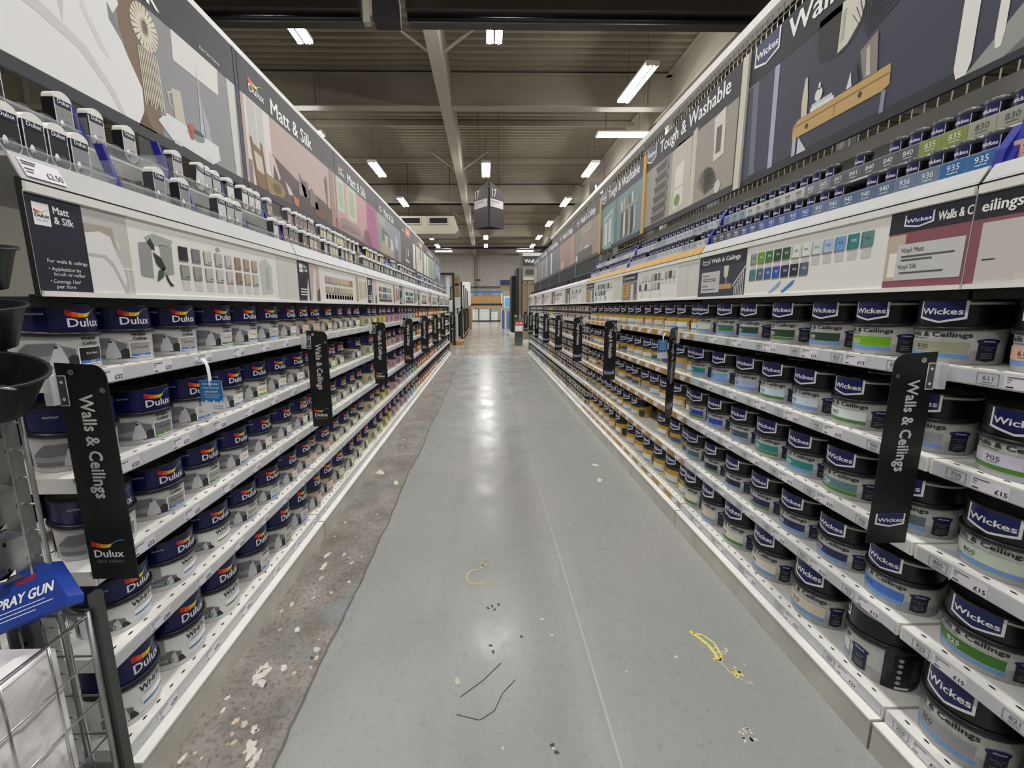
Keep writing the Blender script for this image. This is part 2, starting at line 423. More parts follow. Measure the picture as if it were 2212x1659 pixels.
# aisle number signs
SG = M('4d4a4c', .35)
b = MB(); p3 = [(.13, 12.9), (-.36, 13.45), (.62, 13.45)]
def arch(a, c, n=8):
    top = []
    for i in range(n+1):
        f = i/n; x = a[0]+(c[0]-a[0])*f; y = a[1]+(c[1]-a[1])*f; top.append((x, y, 5.28-.24*f**1.7))
    return top
t = None
SIGNL = arch((.105, 12.93), (-.36, 13.45)); SIGNR = arch((.155, 12.93), (.62, 13.45))
for A in (SIGNL, SIGNR):
    n = len(A); lo = [(x, y, 3.92+ (0.02 if i else 0)) for i, (x, y, z) in enumerate(A)]
    b.add(A+lo, [(i, i+1, n+i+1, n+i) for i in range(n-1)], SG)
b.add([(-.36, 13.45, 3.94), (.62, 13.45, 3.94), (.62, 13.45, 5.0), (-.36, 13.45, 5.0)], [(0, 1, 2, 3)], SG)
b.box(.105, .155, 12.9, 12.95, 3.93, 5.12, DARK); b.add([(.13, 12.95, 3.96), (-.36, 13.45, 3.96), (.62, 13.45, 3.96)], [(0, 1, 2)], HOLE)
t = tag(ob('aisle_sign', b), 'hanging dark grey aisle sign numbered 17 with white panels', 'sign')
q = MB()
dl = Vector((-.465, .52, 0)).normalized(); dr = Vector((.465, .52, 0)).normalized()
fl = plane((-.36, 13.45, 3.94), -dl, (0, 0, 1)); frr = plane((.155, 12.93, 3.94), dr, (0, 0, 1))
for f_, nm in ((fl, 'l'), (frr, 'r')):
    q.rect(f_, .03, .62, .66, .86, PAPER, .006); q.text(f_, '17', .06 if nm == 'r' else .03, .92, .25, LWHITE, .008, width=.24, bold=.015)
    q.text(f_, 'Bathrooms', .06, .77, .055, INKG, .009, width=.40); q.text(f_, 'Tiles', .06, .68, .055, INKG, .009)
ob('sign_lettering', q, t); q = MB()
for x in (-.2, .45): q.tube([(x, 13.44, 4.9), (x, 13.44, 7.56)], .005, DARK, 4)
ob('suspension_wire', q, t)
b = MB(); b.box(3.35, 4.3, 13.0, 13.06, 4.4, 5.3, DARK); t = tag(ob('aisle_sign', b), 'dark sign numbered 16 half hidden above the numbered shelves', 'sign')
q = MB(); q.text(plane((3.4, 13, 4.95), (1, 0, 0), (0, 0, 1)), '16', .06, 0, .26, LWHITE, .004, width=.3, bold=.02); ob('sign_lettering', q, t)
q = MB(); q.tube([(3.8, 13.03, 5.3), (3.8, 13.03, 7.56)], .005, DARK, 4); ob('suspension_wire', q, t)

# ------------------------------------------------------------------ shelving bays
# local frame of a bay: x = 0 at the shelf front pointing into the aisle, y along the shelf, z up
BW = 1.25
BAYM = {}
DZR = .010
LEDGE = M('c4c5c6', .45, noise=.05); LEDGEY = M('c79a4a', .5, noise=.08, nscale=20)
def bay_meshes(near, ydz, yellow=False, first=False):
    k = (near, ydz, yellow)
    if k in BAYM: return BAYM[k]
    d = {}; L = BW-.006; e = .003
    b = MB(); b.box(-.02, .034, e, L, 0, .100, KICK); b.box(-.02, .037, e, L, .100, .106, WHITE); d['kick_plate'] = b.mesh('kick_plate')
    def shelf(zt, depth):
        b = MB(); b.box(-depth, -.004, e, L, zt-.012, zt, SHELF); b.box(-.012, 0, e, L, zt-.040, zt+.001, SHELF)
        for yy in (e, L-.003): b.box(-depth, -.012, yy, yy+.003, zt-.040, zt-.012, SHELF)
        if near:
            fr = plane((0, 0, zt), (1, 0, 0), (0, 1, 0)); y = .04
            while y < L-.02:
                b.ell(fr, -.024, y, .0032, .0075, HOLE, .0007, 8)
                if near > 1: b.ell(fr, -.20, y, .0032, .0075, HOLE, .0007, 8)
                y += .05
        return b.mesh('shelf')
    d['base_shelf'] = shelf(SHZ[0], .55)
    d['shelf'] = [shelf(0, .42)]
    b = MB(); b.box(-.70, -.56, 0, .008, .1, 1.40, DARK); b.box(-.70, -.69, 0, BW, .02, 1.40, DARK); d['back_panel'] = b.mesh('back_panel')
    b = MB()
    for yy in (.004, .032): b.box(-.76, -.70, yy, yy+.022, 0, 3.17, GALV)
    fr = plane((-.70, 0, 0), (0, 1, 0), (0, 0, 1)); z = 2.6
    while z < 3.15: b.ell(fr, .015, z, .004, .008, HOLE, .001, 8); b.ell(fr, .043, z, .004, .008, HOLE, .001, 8); z += .05
    d['upright_post'] = b.mesh('upright_post')
    b = MB(); z0 = 1.385+ydz; b.box(-.62, -.03, e, L, z0, z0+.015, SOFFIT); b.box(-.035, -.03, e, L, z0-.01, z0+.02, SOFFIT)
    for yy in (.02, .60, 1.2): b.prism([(-.68, yy, z0-.10), (-.68, yy, z0), (-.2, yy, z0)], (0, .02, 0), BLACK)
    d['canopy_underside'] = b.mesh('canopy_underside')
    b = MB(); z0 = 1.63+ydz; b.prism([(-.006, e, z0), (.004, e, z0), (.004, e, z0+.02), (-.004, e, z0+.022)], (0, L-e, 0), WHITE)
    lh = .085 if ydz < .005 else .068
    b.prism([(-.006, e, z0+.026), (-.002, e, z0+.026), (-.026, e, z0+lh), (-.031, e, z0+lh)], (0, L-e, 0), LEDGEY if yellow else LEDGE)
    b.box(-.55, -.026, e, L, z0+lh-.013, z0+lh-.003, LEDGE); b.box(-.02, -.004, e, L, 1.40+ydz, z0+.03, DARK)
    d['ledge'] = b.mesh('ledge')
    BAYM[k] = d; return d
TICK = {}
def ticket_mesh(kind, near, items):
    b = MB(); L = BW-.006
    f = plane((.0015, 0, 0), (0, 1, 0), (0, 0, 1))
    ycol = M('b98f4e', .55) if kind == 'yellow' else STRIP
    b.rect(f, .008, -.037, L-.004, -.003, ycol, .0008)
    for y, num in items:
        if near > 1:
            b.rect(f, y-.002, -.036, y+.072, -.004, TICKET, .0013)
            b.text(f, num[0], y+.069, -.031, .011, INK, .0018, al='r', bold=.02)
            b.rect(f, y+.003, -.010, y+.035, -.0075, INKG, .0018); b.rect(f, y+.003, -.0155, y+.012, -.0135, INKG, .0018)
            b.rect(f, y+.003, -.021, y+.010, -.0195, INKG, .0018); b.rect(f, y+.003, -.033, y+.016, -.030, INK, .0018)
            if num[1]:
                for q in ((-.052, -.034, -.012, -.033), (-.052, -.007, -.012, -.006), (-.053, -.034, -.052, -.006), (-.012, -.034, -.011, -.006)):
                    b.rect(f, y+q[0], q[1], y+q[2], q[3], INKG, .0016)
                b.text(f, num[1], y-.032, -.023, .011, INKG, .0018, al='c'); b.rect(f, y-.042, -.029, y-.022, -.0275, INKG, .0018)
        else:
            b.rect(f, y, -.034, y+.055, -.006, TICKET, .0013)
            if near: b.text(f, num[0], y+.05, -.03, .010, INK, .0018, al='r'); b.rect(f, y+.004, -.012, y+.025, -.009, INKG, .0018)
    return b.mesh('ticket_strip')
LX, RX = -1.015, 1.215
L0, R0 = .92, .985      # where the first bay beside the stand starts / end of the first numbered bay
def put(side, yy, xx, z):
    """bay-local (x towards aisle, y measured along the hall) to world"""
    return (LX+xx, yy, z) if side < 0 else (RX-xx, yy, z)
def bayname(side, k):
    return ('%s bay past the trolley' % ORD[k]) if side < 0 else ('%s numbered-side bay' % ORD[k+1])
def make_bay(side, k, kind, items):
    near = 2 if k <= 1 else (1 if k <= 3 else 0)
    dz = .0 if side < 0 else DZR
    y0 = L0+BW*k if side < 0 else R0+BW*k
    M_ = bay_meshes(near, dz, kind == 'yellow')
    r = bpy.data.objects.new('shelving_bay', None); C.objects.link(r)
    if side < 0: r.location = (LX, y0, 0)
    else: r.location = (RX, y0+BW, 0); r.rotation_euler = (0, 0, PI)
    lab = {-1: 'white perforated shelving bay with blue-topped or wood tubs, %s', 1: 'white perforated shelving bay, %s'}[side] % bayname(side, k)
    tag(r, lab, 'shelving', 'shelving bays along the aisle')
    for nm in ('kick_plate', 'back_panel', 'upright_post', 'canopy_underside', 'ledge'): ob(nm, M_[nm], r)
    for i, z in enumerate(SHZ):
        s = ob('base_shelf' if i == 0 else 'shelf', M_['base_shelf'] if i == 0 else M_['shelf'][0], r, None if i == 0 else (0, 0, z))
        its = items[i] if items else [(y, ('', '')) for y in (.06, .25, .44, .63, .82, 1.01)]
        loc = [(yy-y0 if side < 0 else y0+BW-yy, t) for yy, t in its] if items else its
        ob('ticket_strip', ticket_mesh(kind, near, [(y-.02, t) for y, t in loc if .02 < y < 1.19]), s, (0, 0, z) if i == 0 else None)
    return r

# ------------------------------------------------------------------ tubs
def swoosh(b, f, u, v, w, n=.0009):
    """flame ribbon above the lettering"""
    K = 14
    for i in range(K):
        def pt(t):
            c = v+.30*w*((t-.42)**2)*1.9-.05*w+(.10*w*math.sin((t-.55)*7) if t > .55 else 0)
            h = w*(.16*(1-t)**.8+.012) if t < .6 else w*(.030*(1.3-t)+.008)
            return c-h*.5, c+h*.5
        a0, b0 = pt(i/K); a1, b1 = pt((i+1)/K)
        b.strip(f, [(u+w*i/K, a0, b0), (u+w*(i+1)/K, a1, b1)], FLAME[min(6, int(i/K*7))], n)
BR = .0845
def blue_body(b, col, seg, back=True):
    g = M(col, .42)
    b.lathe([(0, 0), (.0795, 0), (.081, .004), (.0845, .098)], g, seg)
    b.lathe([(.0842, .099), (.0846, .104), (.0854, .166)], TUBNAVY, seg)
    if seg > 20:
        b.strip(cyl(.0842), [(-.245+.01*i, .006, .090) for i in range(8)], TUBNAVY, .0012)
        for i in range(3): b.rect(cyl(.0842), -.225, .02+.022*i, -.185, .034+.022*i, M('8890a8', .6), .0016, 5)
def blue_lid(b, seg): b.lathe([(.0856, .166), (.0864, .1665), (.0862, .1705), (.083, .172), (.081, .166), (.05, .164), (0, .164)], LID, seg)
def blue_ring(b, seg): b.lathe([(.0846, .093), (.0902, .0932), (.0918, .099), (.0902, .1065), (.0848, .107)], RING, seg, tilt=.008)
def blue_print(b, tint, white=False, detail=True):
    f = cyl(.0812, .037); g = cyl(.0852)
    b.text(g, 'Dulux', -.050, .112, .0215, LWHITE, .0009, width=.083, bold=.02)
    swoosh(b, g, -.050, .145, .088)
    if not detail:
        if white: b.text(f, 'WHITE', -.035, .062, .013, INK, .0012, width=.06)
        b.strip(f, [(-.075+.006*i, .018, .05+.012*math.sin(i*.6)) for i in range(7)], M('8a8a8c', .6), .0008)
        return
    b.rect(g, -.125, .107, .055, .1645, TUBNAVY, .0003, 16)
    b.text(g, 'AkzoNobel', -.115, .143, .006, LWHITE, .0009, width=.030)
    G1, G2, G3, GD = M('737378', .6), M('97979b', .6), M('c9c9cb', .6), M('2c2c30', .6)
    if white:
        b.text(f, 'WHITE', -.040, .060, .0155, INK, .0012, width=.070, bold=.02); b.text(f, 'PURE BRILLIANT', -.036, .078, .006, INK, .0012, width=.056)
        b.rect(f, -.03, .053, .02, .0545, INKG, .0012, 5)
        sc, uo = .6, -.035
        b.rect(cyl(.0842), -.125, .045, -.098, .085, M('9c9c9c', .6), .0009, 4)
        b.ell(f, -.085, .024, .007, .007, M('2f6b45', .5), .0012)
    else:
        b.text(f, 'Walls&', -.026, .0775, .0095, INK, .0012, width=.040, bold=.03); b.text(f, 'Ceilings', -.023, .0655, .0085, INK, .0012, width=.040, bold=.03)
        sc, uo = 1., 0.
    # sofa and dog picture
    X = lambda u: uo+u*sc
    b.strip(f, [(X(-.15+.008*i), .015, .015+sc*(.03+.028*min(1, i/4)*(1 if i < 11 else .85-.12*(i-10)))) for i in range(15)], G1, .0007)
    b.strip(f, [(X(-.15+.008*i), .015+sc*.012, .015+sc*(.026+.002*math.sin(i))) for i in range(13)], G2, .0009)
    b.strip(f, [(X(-.062+.005*i), .012, .012+sc*(.030*math.sin(PI*(i+.6)/9))) for i in range(9)], GD, .0009)
    b.strip(f, [(X(-.085+.004*i), .012+sc*.004*abs(math.sin(i*1.9)), .016+sc*h) for i, h in enumerate((.012, .022, .036, .048, .054, .050, .044, .026, .012))], G3, .0011)
    b.strip(f, [(X(-.074+.003*i), .016+sc*.044, .016+sc*(.050)) for i in range(3)], GD, .0013)
    b.rect(f, -.14, .0, .14, .0115, M(tint, .45) if tint else G3, .0005, 18)
def blue_swatch(b, col, stripe, name='', dark=False):
    f = cyl(.0812, .037)
    b.rect(f, -.034, .014, .031, .060, SWATB, .0011, 8); b.rect(f, -.0315, .024, .0285, .0575, M(col, .45), .0014, 8)
    b.rect(f, -.0315, .0165, .0285, .0235, BLUE if stripe == 'b' else GREEN, .0014, 8)
    b.text(f, name, -.002, .040, .0052, LWHITE if dark else INK, .0018, al='c')
    b.text(f, 'MATT' if stripe == 'b' else 'SILK', -.002, .0178, .004, LWHITE, .0018, al='c')
PM = {}
def pm(key, fn, name):
    if key not in PM:
        b = MB(); fn(b); PM[key] = b.mesh(name)
    return PM[key]
def blue_tub(pos, body, sw, stripe, label, group, lod, rz=0., white=False, big=1.0, tint=None, sname='', turned=False):
    if lod == 2:
        me = pm(('bt', body, sw, stripe, white), lambda b: (blue_body(b, body, 18), blue_lid(b, 18), blue_ring(b, 18), blue_print(b, tint, white, False), None if white else blue_swatch(b, sw, stripe)), 'blue_topped_tub')
        o = ob('blue_topped_tub', me, None, pos, rz)
    else:
        o = ob('blue_topped_tub', pm(('bb', body), lambda b: blue_body(b, body, 40), 'blue_topped_tub'), None, pos, rz)
        ob('tub_lid', pm('bl', lambda b: blue_lid(b, 40), 'tub_lid'), o)
        ob('carry_handle', pm('br', lambda b: blue_ring(b, 40), 'carry_handle'), o)
        ob('label_print', pm(('bp', tint, white), lambda b: blue_print(b, tint, white), 'label_print'), o)
        if white: ob('colour_panel', pm('bws'+stripe, lambda b: (b.rect(cyl(.0812, .037), -.038, .027, .036, .047, SWATB, .0011, 8), b.rect(cyl(.0812, .037), -.036, .028, .034, .0335, BLUE if stripe == 'b' else GREEN, .0014, 8)), 'colour_panel'), o)
        else: ob('colour_panel', pm(('bs', sw, stripe, sname), lambda b: blue_swatch(b, sw, stripe, sname, sum(lin(sw)) < .5), 'colour_panel'), o)
    if big != 1.0: o.scale = (big[0], big[0], big[1])
    return tag(o, label, 'paint tub', group)

def wk_body(b, col, seg, yellow=False):
    g = M(col, .42)
    b.lathe([(0, 0), (.0805, 0), (.082, .004), (.0855, .098)], g, seg)
    b.lathe([(.0853, .098), (.0857, .104), (.0862, .168)], TUBBLK, seg)
def wk_lid(b, seg): b.lathe([(.0863, .168), (.0868, .1685), (.0866, .171), (.084, .172), (.082, .167), (.05, .165), (0, .165)], LID, seg)
def wk_ring(b, seg): b.lathe([(.0855, .094), (.0908, .0942), (.0922, .100), (.0908, .1065), (.0857, .107)], RING, seg, tilt=.008)
PENTB = M('171b5c', .35)
def pennant(b, f, u, v, w, h, n=.001, sub=6, txt=True):
    """navy shop pennant with a white outline, flat top, pointed below"""
    t = w*.055
    for q, mat, nn in ((0, LWHITE, n), (t, PENTB, n+.0004)):
        cols = []
        for i in range(sub*2+1):
            s = i/(sub*2); dip = (1-abs(2*s-1))*h*.2
            cols.append((u+q+(w-2*q)*s, v+h*.2-dip+q, v+h-(q if txt == 2 else 0)))
        b.strip(f, cols, mat, nn)
    b.text(f, 'Wickes', u+w*.08, v+h*.40, h*.27, LWHITE, n+.0008, width=w*.84, bold=.03)
def wk_print(b, yellow=False, detail=True, turned=False):
    g = cyl(.0858); f = cyl(.0822, .037)
    WL = M('c9c6bf', .5) if not yellow else M('d8b25a', .5)
    b.rect(g, -.034, .157, .22, .1635, WL, .0007, 22)
    pennant(b, g, -.038, .108, .100, .0595)
    if detail:
        GA, GB = (M('b58f34', .5), M('d9c48a', .5)) if yellow else (M('abacac', .5), M('bcbdbb', .5))
        if yellow:
            b.rect(f, -.2, .0, .2, .030, M('dccf9f', .45), .0004, 26)
            b.text(f, 'Tough &', -.062, .078, .0105, INK, .0012, width=.052, bold=.02); b.text(f, 'Washable', -.062, .064, .0105, INK, .0012, width=.062, bold=.02)
            for u, v in ((.03, .088), (.052, .090), (.075, .086), (.085, .088)): b.ell(f, u, v, .004, .0022, M('4a3a1c', .6), .001, 8)
        else:
            b.strip(f, [(-.10+.02*i, .0, .050-.0016*i) for i in range(16)], GA, .0004)
            b.strip(f, [(.02+.02*i, .060+.0035*i, .074+.0035*i) for i in range(8)], GB, .0004)
            b.text(f, 'Walls & Ceilings', -.078, .071, .0125, INK, .0012, width=.152, bold=.03); b.rect(f, -.058, .0645, -.01, .0665, INKG, .001, 5)
        # round-topped guarantee shield
        b.strip(f, [(.083+.0046*i, .058-.010*(1-abs(i-5)/5 if i not in (0, 10) else -.25), .064+.005*math.sin(PI*(i+.5)/11)) for i in range(11)], PENTB, .0014)
        b.strip(f, [(.0868+.0043*i, .012-.004*(1-abs(i-4.5)/4.5), .056-.004*math.sin(PI*i/9)) for i in range(10)], M('1c2232', .5), .0010)
        SLV = M('9a9da3', .5)
        b.text(f, 'Wickes', .094, .0595, .0048, LWHITE, .002, width=.025, bold=.02); b.text(f, 'Giving it right', .091, .045, .0034, SLV, .0018, width=.030); b.text(f, '1972', .099, .037, .0055, SLV, .0018, width=.015)
        for i in range(3): b.rect(f, .094, .018+.0055*i, .118, .0195+.0055*i, SLV, .0016, 4)
    else:
        b.text(f, 'Tough' if yellow else '& Ceilings', -.05, .072, .011, INK, .0012, width=.05 if yellow else .10)
        b.rect(f, .086, .012, .124, .060, M('1c2232', .5), .001, 4)
    if turned:
        b.rect(f, .16, .0, .30, .098, TUBBLK, .0016, 14)
        for i, v in enumerate((.08, .066, .05, .034, .02)): b.ell(f, .195, v, .006, .005, M('b8b8b8', .5), .002, 12)
        b.rect(f, .22, .008, .285, .09, M('24262c', .6), .002, 8)
        for i in range(9): b.rect(f, .225, .03+.006*i, .28, .032+.006*i, M('777777', .6), .0024, 6)
        b.rect(f, .19, .003, .225, .009, LWHITE, .002, 4)
def wk_swatch(b, col, stripe, num, dark):
    f = cyl(.0822, .037)
    b.rect(f, -.076, .0265, .074, .0595, M('d8d8d4', .5), .0009, 14); b.rect(f, -.0745, .028, .0725, .058, M(col, .45), .0012, 14)
    b.rect(f, -.076, .0155, .074, .0262, LBLUE if stripe == 'b' else GREEN, .0012, 14)
    if num: b.text(f, num, -.034, .0375, .0115, LWHITE if dark else INKG, .0016, width=.030, bold=.01); b.rect(f, -.032, .0325, -.008, .034, LWHITE if dark else INKG, .0016, 3)
def numbered_tub(pos, sw, stripe, num, label, group, lod, rz=PI, yellow=False, big=1.0, turned=False):
    nm = 'yellow_paint_tub' if yellow else 'numbered_paint_tub'
    body = 'd2a636' if yellow else 'cbcdc9'
    dark = sum(lin(sw)) < .75
    if lod == 2:
        me = pm(('wt', yellow, sw, stripe), lambda b: (wk_body(b, body, 18), wk_lid(b, 18), wk_ring(b, 18), wk_print(b, yellow, False), wk_swatch(b, sw, stripe, '', dark)), nm)
        o = ob(nm, me, None, pos, rz)
    else:
        o = ob(nm, pm(('wb', yellow), lambda b: wk_body(b, body, 40), nm), None, pos, rz)
        ob('tub_lid', pm('wl', lambda b: wk_lid(b, 40), 'tub_lid'), o); ob('carry_handle', pm('wr', lambda b: wk_ring(b, 40), 'carry_handle'), o)
        ob('label_print', pm(('wp', yellow, turned), lambda b: wk_print(b, yellow, True, turned), 'label_print'), o)
        ob('colour_panel', pm(('ws', sw, stripe, num), lambda b: wk_swatch(b, sw, stripe, num, dark), 'colour_panel'), o)
    if big != 1.0: o.scale = (big[0], big[0], big[1])
    return tag(o, label, 'paint tub', group)

# ------------------------------------------------------------------ stocking the shelves
rn = random.Random(23)
CNAME = {}
def cn(hexc, name): CNAME[hexc] = name; return hexc
BLK = cn('1b1b1f', 'black'); GR1 = cn('a7a3a4', 'warm grey'); GR2 = cn('77777a', 'slate grey'); GR3 = cn('c9c7c5', 'pale grey'); GR4 = cn('8f8b8b', 'pewter'); OFF = cn('e9e6df', 'off-white')
CRM = cn('e6dfc4', 'cream'); STN = cn('b9b3a6', 'stone'); LIL = cn('c3bfc8', 'lilac grey'); PNK = cn('dcc3bb', 'nude pink'); MUS = cn('d9c27a', 'mustard'); BLS = cn('b9c9dd', 'baby blue'); GRS = cn('cbd8b4', 'pale green'); ROS = cn('d9a3b0', 'rose pink'); YLW = cn('e8d264', 'yellow'); WHT = cn('f4f3ef', 'white')
LEFT = {
 4: [(1.03, BLK, '', 'Rich Black'), (1.20, GR1, 'b', 'Chic Shadow'), (1.385, GR1, 'b', 'Chic Shadow'), (1.58, GR3, 'g', 'Chic Shadow'), (1.765, CRM, 'b', 'Timeless'), (1.945, GR3, 'b', 'Goose Down'), (2.13, OFF, 'g', 'Timeless')],
 3: [(1.04, GR4, 'b', 'Urban Obsession'), (1.232, GR2, 'g', 'Natural Slate'), (1.42, GR3, 'b', 'Polished Pebble'), (1.61, OFF, 'b', 'Timeless'), (1.80, CRM, 'g', 'Natural Hessian'), (1.985, CRM, 'b', 'Timeless'), (2.165, OFF, 'g', 'Timeless')],
 2: [(1.05, GR2, 'g', 'Natural Slate'), (1.24, GR4, 'b', 'Warm Pewter'), (1.425, GR1, 'g', 'Warm Pewter'), (1.61, OFF, 'b', 'Timeless'), (1.795, OFF, 'g', 'Timeless'), (1.985, OFF, 'b', 'Timeless'), (2.17, OFF, 'g', 'Timeless')],
 1: [(1.065, WHT, 'b', 'W'), (1.25, WHT, 'b', 'W'), (1.445, WHT, 'g', 'W'), (1.63, STN, 'b', 'Egyptian Cotton'), (1.82, GR3, 'b', 'Rock Salt'), (2.01, CRM, 'g', 'Almond White'), (2.185, PNK, 'b', 'Nutmeg White')],
 0: [(1.045, WHT, 'b', 'W'), (1.245, WHT, 'b', 'W'), (1.445, WHT, 'g', 'W'), (1.675, GR3, 'b', 'Rock Salt'), (1.88, STN, 'g', 'Perfectly Taupe'), (2.085, LIL, 'b', 'Rock Salt')]}
G_L = 'blue-topped paint tubs on the trolley side'
def lab_l(sw, j, i, k, row): 
    return '%sblue-topped tub, %s panel, %s along %s shelf, %s' % ('second-row ' if row else '', CNAME.get(sw, 'pale'), ORD[j], SHN[i], bayname(-1, k))
ITL = {}
for i, row in LEFT.items():
    ITL[i] = [(y, ('£20' if s_ == 'W' else '£22', '')) for y, _, _, s_ in row]
    for j, (y, sw, st, nm) in enumerate(row):
        big = (1.05, 1.35) if i == 0 else 1.0
        body = 'eeeef0' if nm == 'W' else ('c9c8ce' if i == 0 else ('cac8c8' if y < 2.1 else 'cfb9b0'))
        blue_tub((LX-.106-rn.uniform(0, .008), y, SHZ[i]+.001), body, sw, st or 'b', lab_l(sw, j, i, 0, 0), G_L, 1, rn.uniform(-.12, .16), nm == 'W', big, 'c2c0c4' if nm != 'W' else 'd8d8da', nm if nm != 'W' else '')
        if j == 0 or (i, j) in ((4, 6), (2, 1), (3, 2)): continue
        blue_tub((LX-.106-(.185 if i else .2), y+rn.uniform(-.006, .006), SHZ[i]+.001), body, sw, st or 'b', lab_l(sw, j, i, 0, 1), G_L, 1 if j < 2 else 2, rn.uniform(-.3, .3), nm == 'W', big, 'c2c0c4' if nm != 'W' else 'd8d8da', nm if nm != 'W' else '')
ITLB = {0: ITL}
# further bays on the trolley side
BODY = {1: [('c4b0a6', PNK), ('c4b0a6', PNK), ('cbc4a4', CRM), ('cfcaae', CRM), ('cfcaae', OFF), ('cdc6a0', CRM)], 2: [('cfcaa6', CRM), ('d2cb9e', CRM), ('d9c25a', YLW), ('d9c25a', YLW), ('cf9fae', ROS), ('c4b0a6', PNK)],
        3: [('cf9fae', ROS), ('cf9fae', ROS), ('a9bcd6', BLS), ('a9bcd6', BLS), ('bccca2', GRS), ('bccca2', GRS)]}
ORANGE = cn('f0e6da', 'white'); 
def wood_tin(b, body, cap, band, seg=16):
    b.lathe([(0, 0), (.078, 0), (.08, .005), (.08, .11)], M(body, .4), seg); b.lathe([(.0802, .11), (.0802, .15), (.084, .152), (.084, .162), (.075, .164), (.07, .158), (0, .158)], M(cap, .35), seg)
    f = cyl(.0802); b.rect(f, -.05, .03, .05, .08, M(band, .5), .001, 6); b.text(f, 'Dulux', -.035, .12, .016, LWHITE, .001, width=.06, bold=.02); swoosh(b, f, -.03, .14, .045)
    b.rect(f, -.04, .045, .03, .05, INKG, .0014, 4); b.rect(f, -.12, .02, -.07, .1, M('8a5a30', .5), .0008, 4)
G_W = 'wood paint tins beyond the pastel tubs'
for k in range(1, 8):
    its = {}
    for i in range(5):
        its[i] = []; y = L0+BW*k+.10; j = 0; big = (1.05, 1.35) if i == 0 else 1.0
        while y < L0+BW*(k+1)-.08:
            px = LX-.106-rn.uniform(0, .012)
            if k <= 3 and rn.random() > .05:
                body, sw = BODY[k][min(5, int((y-L0-BW*k)/BW*6))]; st = rn.choice('bg')
                blue_tub((px, y, SHZ[i]+.001), body, sw, st, lab_l(sw, j, i, k, 0), G_L, 1 if k == 1 else 2, rn.uniform(-.15, .15), False, big, body)
                if k == 1: blue_tub((px-.19, y, SHZ[i]+.001), body, sw, st, lab_l(sw, j, i, k, 1), G_L, 2, rn.uniform(-.2, .2), False, big, body)
            elif k > 3:
                blk = k == 7 or (k == 6 and i < 2)
                nm = 'black_varnish_tin' if blk else 'orange_wood_tin'
                o = ob(nm, pm(nm, (lambda b: wood_tin(b, '24221f', '111114', 'e8e6e0')) if blk else (lambda b: wood_tin(b, 'b06a28', '15182c', 'f0e6da')), nm), None, (px, y, SHZ[i]+.001), rn.uniform(-.1, .1))
                tag(o, '%s tin, %s along %s shelf, %s' % ('black varnish' if blk else 'orange wood paint', ORD[j], SHN[i], bayname(-1, k)), 'paint tin', G_W)
            its[i].append((y, ('£22', ''))); y += .187 if i else .2; j += 1
    ITLB[k] = its
for k in range(8): make_bay(-1, k, 'plain', ITLB[k])
# end frame of the last bay and open near end
# numbered side
RIGHTC = dict(teal=cn('2c8a86', 'teal'), sky=cn('7fb0e6', 'sky blue'), lav=cn('a9bde6', 'lavender blue'), pale=cn('cfe0ee', 'pale blue'), ice=cn('e6edee', 'ice white'), cream=cn('e6e0d0', 'cream'), sand=cn('e3d3bf', 'sand'), mint=cn('dfe8d6', 'mint white'), grn=cn('3f7a58', 'mid green'), dgrn=cn('2f4b45', 'dark green'), bgrn=cn('2c4a33', 'bottle green'), lime=cn('7ab51f', 'lime green'), sage=cn('aaa98f', 'sage'), roy=cn('2b48b0', 'royal blue'), slate=cn('48566a', 'slate blue'), gteal=cn('5f8a8e', 'grey teal'), storm=cn('586b74', 'storm grey'), navy=cn('17193a', 'navy'), navy2=cn('25285a', 'dark violet navy'), cob=cn('3f78d6', 'cobalt blue'), peach=cn('f0bfa4', 'peach'), lilac=cn('d9d2e6', 'lilac'), leaf=cn('3f7a22', 'leaf green'), grey=cn('a09fa4', 'mid grey'), seaf=cn('cfdccb', 'seafoam'))
def rc(n): return RIGHTC[n]
RIGHT = {
 4: [(2.253, 'mint', 'b', '825'), (2.054, 'grn', 'b', '845'), (1.861, 'dgrn', 'b', '841'), (1.640, 'bgrn', 'g', '840'), (1.435, 'bgrn', 'b', '840'), (1.253, 'lime', 'b', '835'), (1.062, 'sage', 'b', '830')],
 3: [(2.264, 'teal', 'b', '935'), (2.061, 'sky', 'b', '925'), (1.857, 'lav', 'b', '920'), (1.665, 'pale', 'g', '910'), (1.482, 'pale', 'b', '910'), (1.297, 'ice', 'g', '905'), (1.085, 'grey', 'b', '900')],
 2: [(2.257, 'roy', 'g', '950'), (2.068, 'roy', 'b', '950'), (1.856, 'slate', 'b', '941'), (1.663, 'teal', 'g', '940'), (1.473, 'teal', 'b', '940'), (1.292, 'gteal', 'g', '936'), (1.085, 'storm', 'b', '936')],
 1: [(2.264, 'storm', 'b', '975'), (2.063, 'navy', 'g', '970'), (1.859, 'navy', 'b', '970'), (1.66, 'navy2', 'g', '965'), (1.475, 'navy2', 'b', '965'), (1.285, 'navy2', 'b', '965'), (1.095, 'cob', 'b', '955')],
 0: [(2.24, 'cream', 'g', '410'), (2.05, 'sand', 'b', '405'), (1.835, 'cream', 'g', '400'), (1.605, 'cream', 'b', '400'), (1.363, 'sand', 'b', '210'), (1.125, 'ice', 'b', '200')]}
NEARC = {4: [('peach', 'b', '611'), ('peach', 'g', '611')], 3: [('lilac', 'g', '705'), ('lilac', 'b', '705')], 2: [('seaf', 'b', '805'), ('seaf', 'g', '805')], 1: [('leaf', 'b', '825'), ('sage', 'b', '821')], 0: [('grey', 'b', '250'), ('grey', 'g', '250')]}
NEARY = {4: (.845, .66), 3: (.87, .68), 2: (.872, .68), 1: (.875, .68), 0: (.885, .66)}
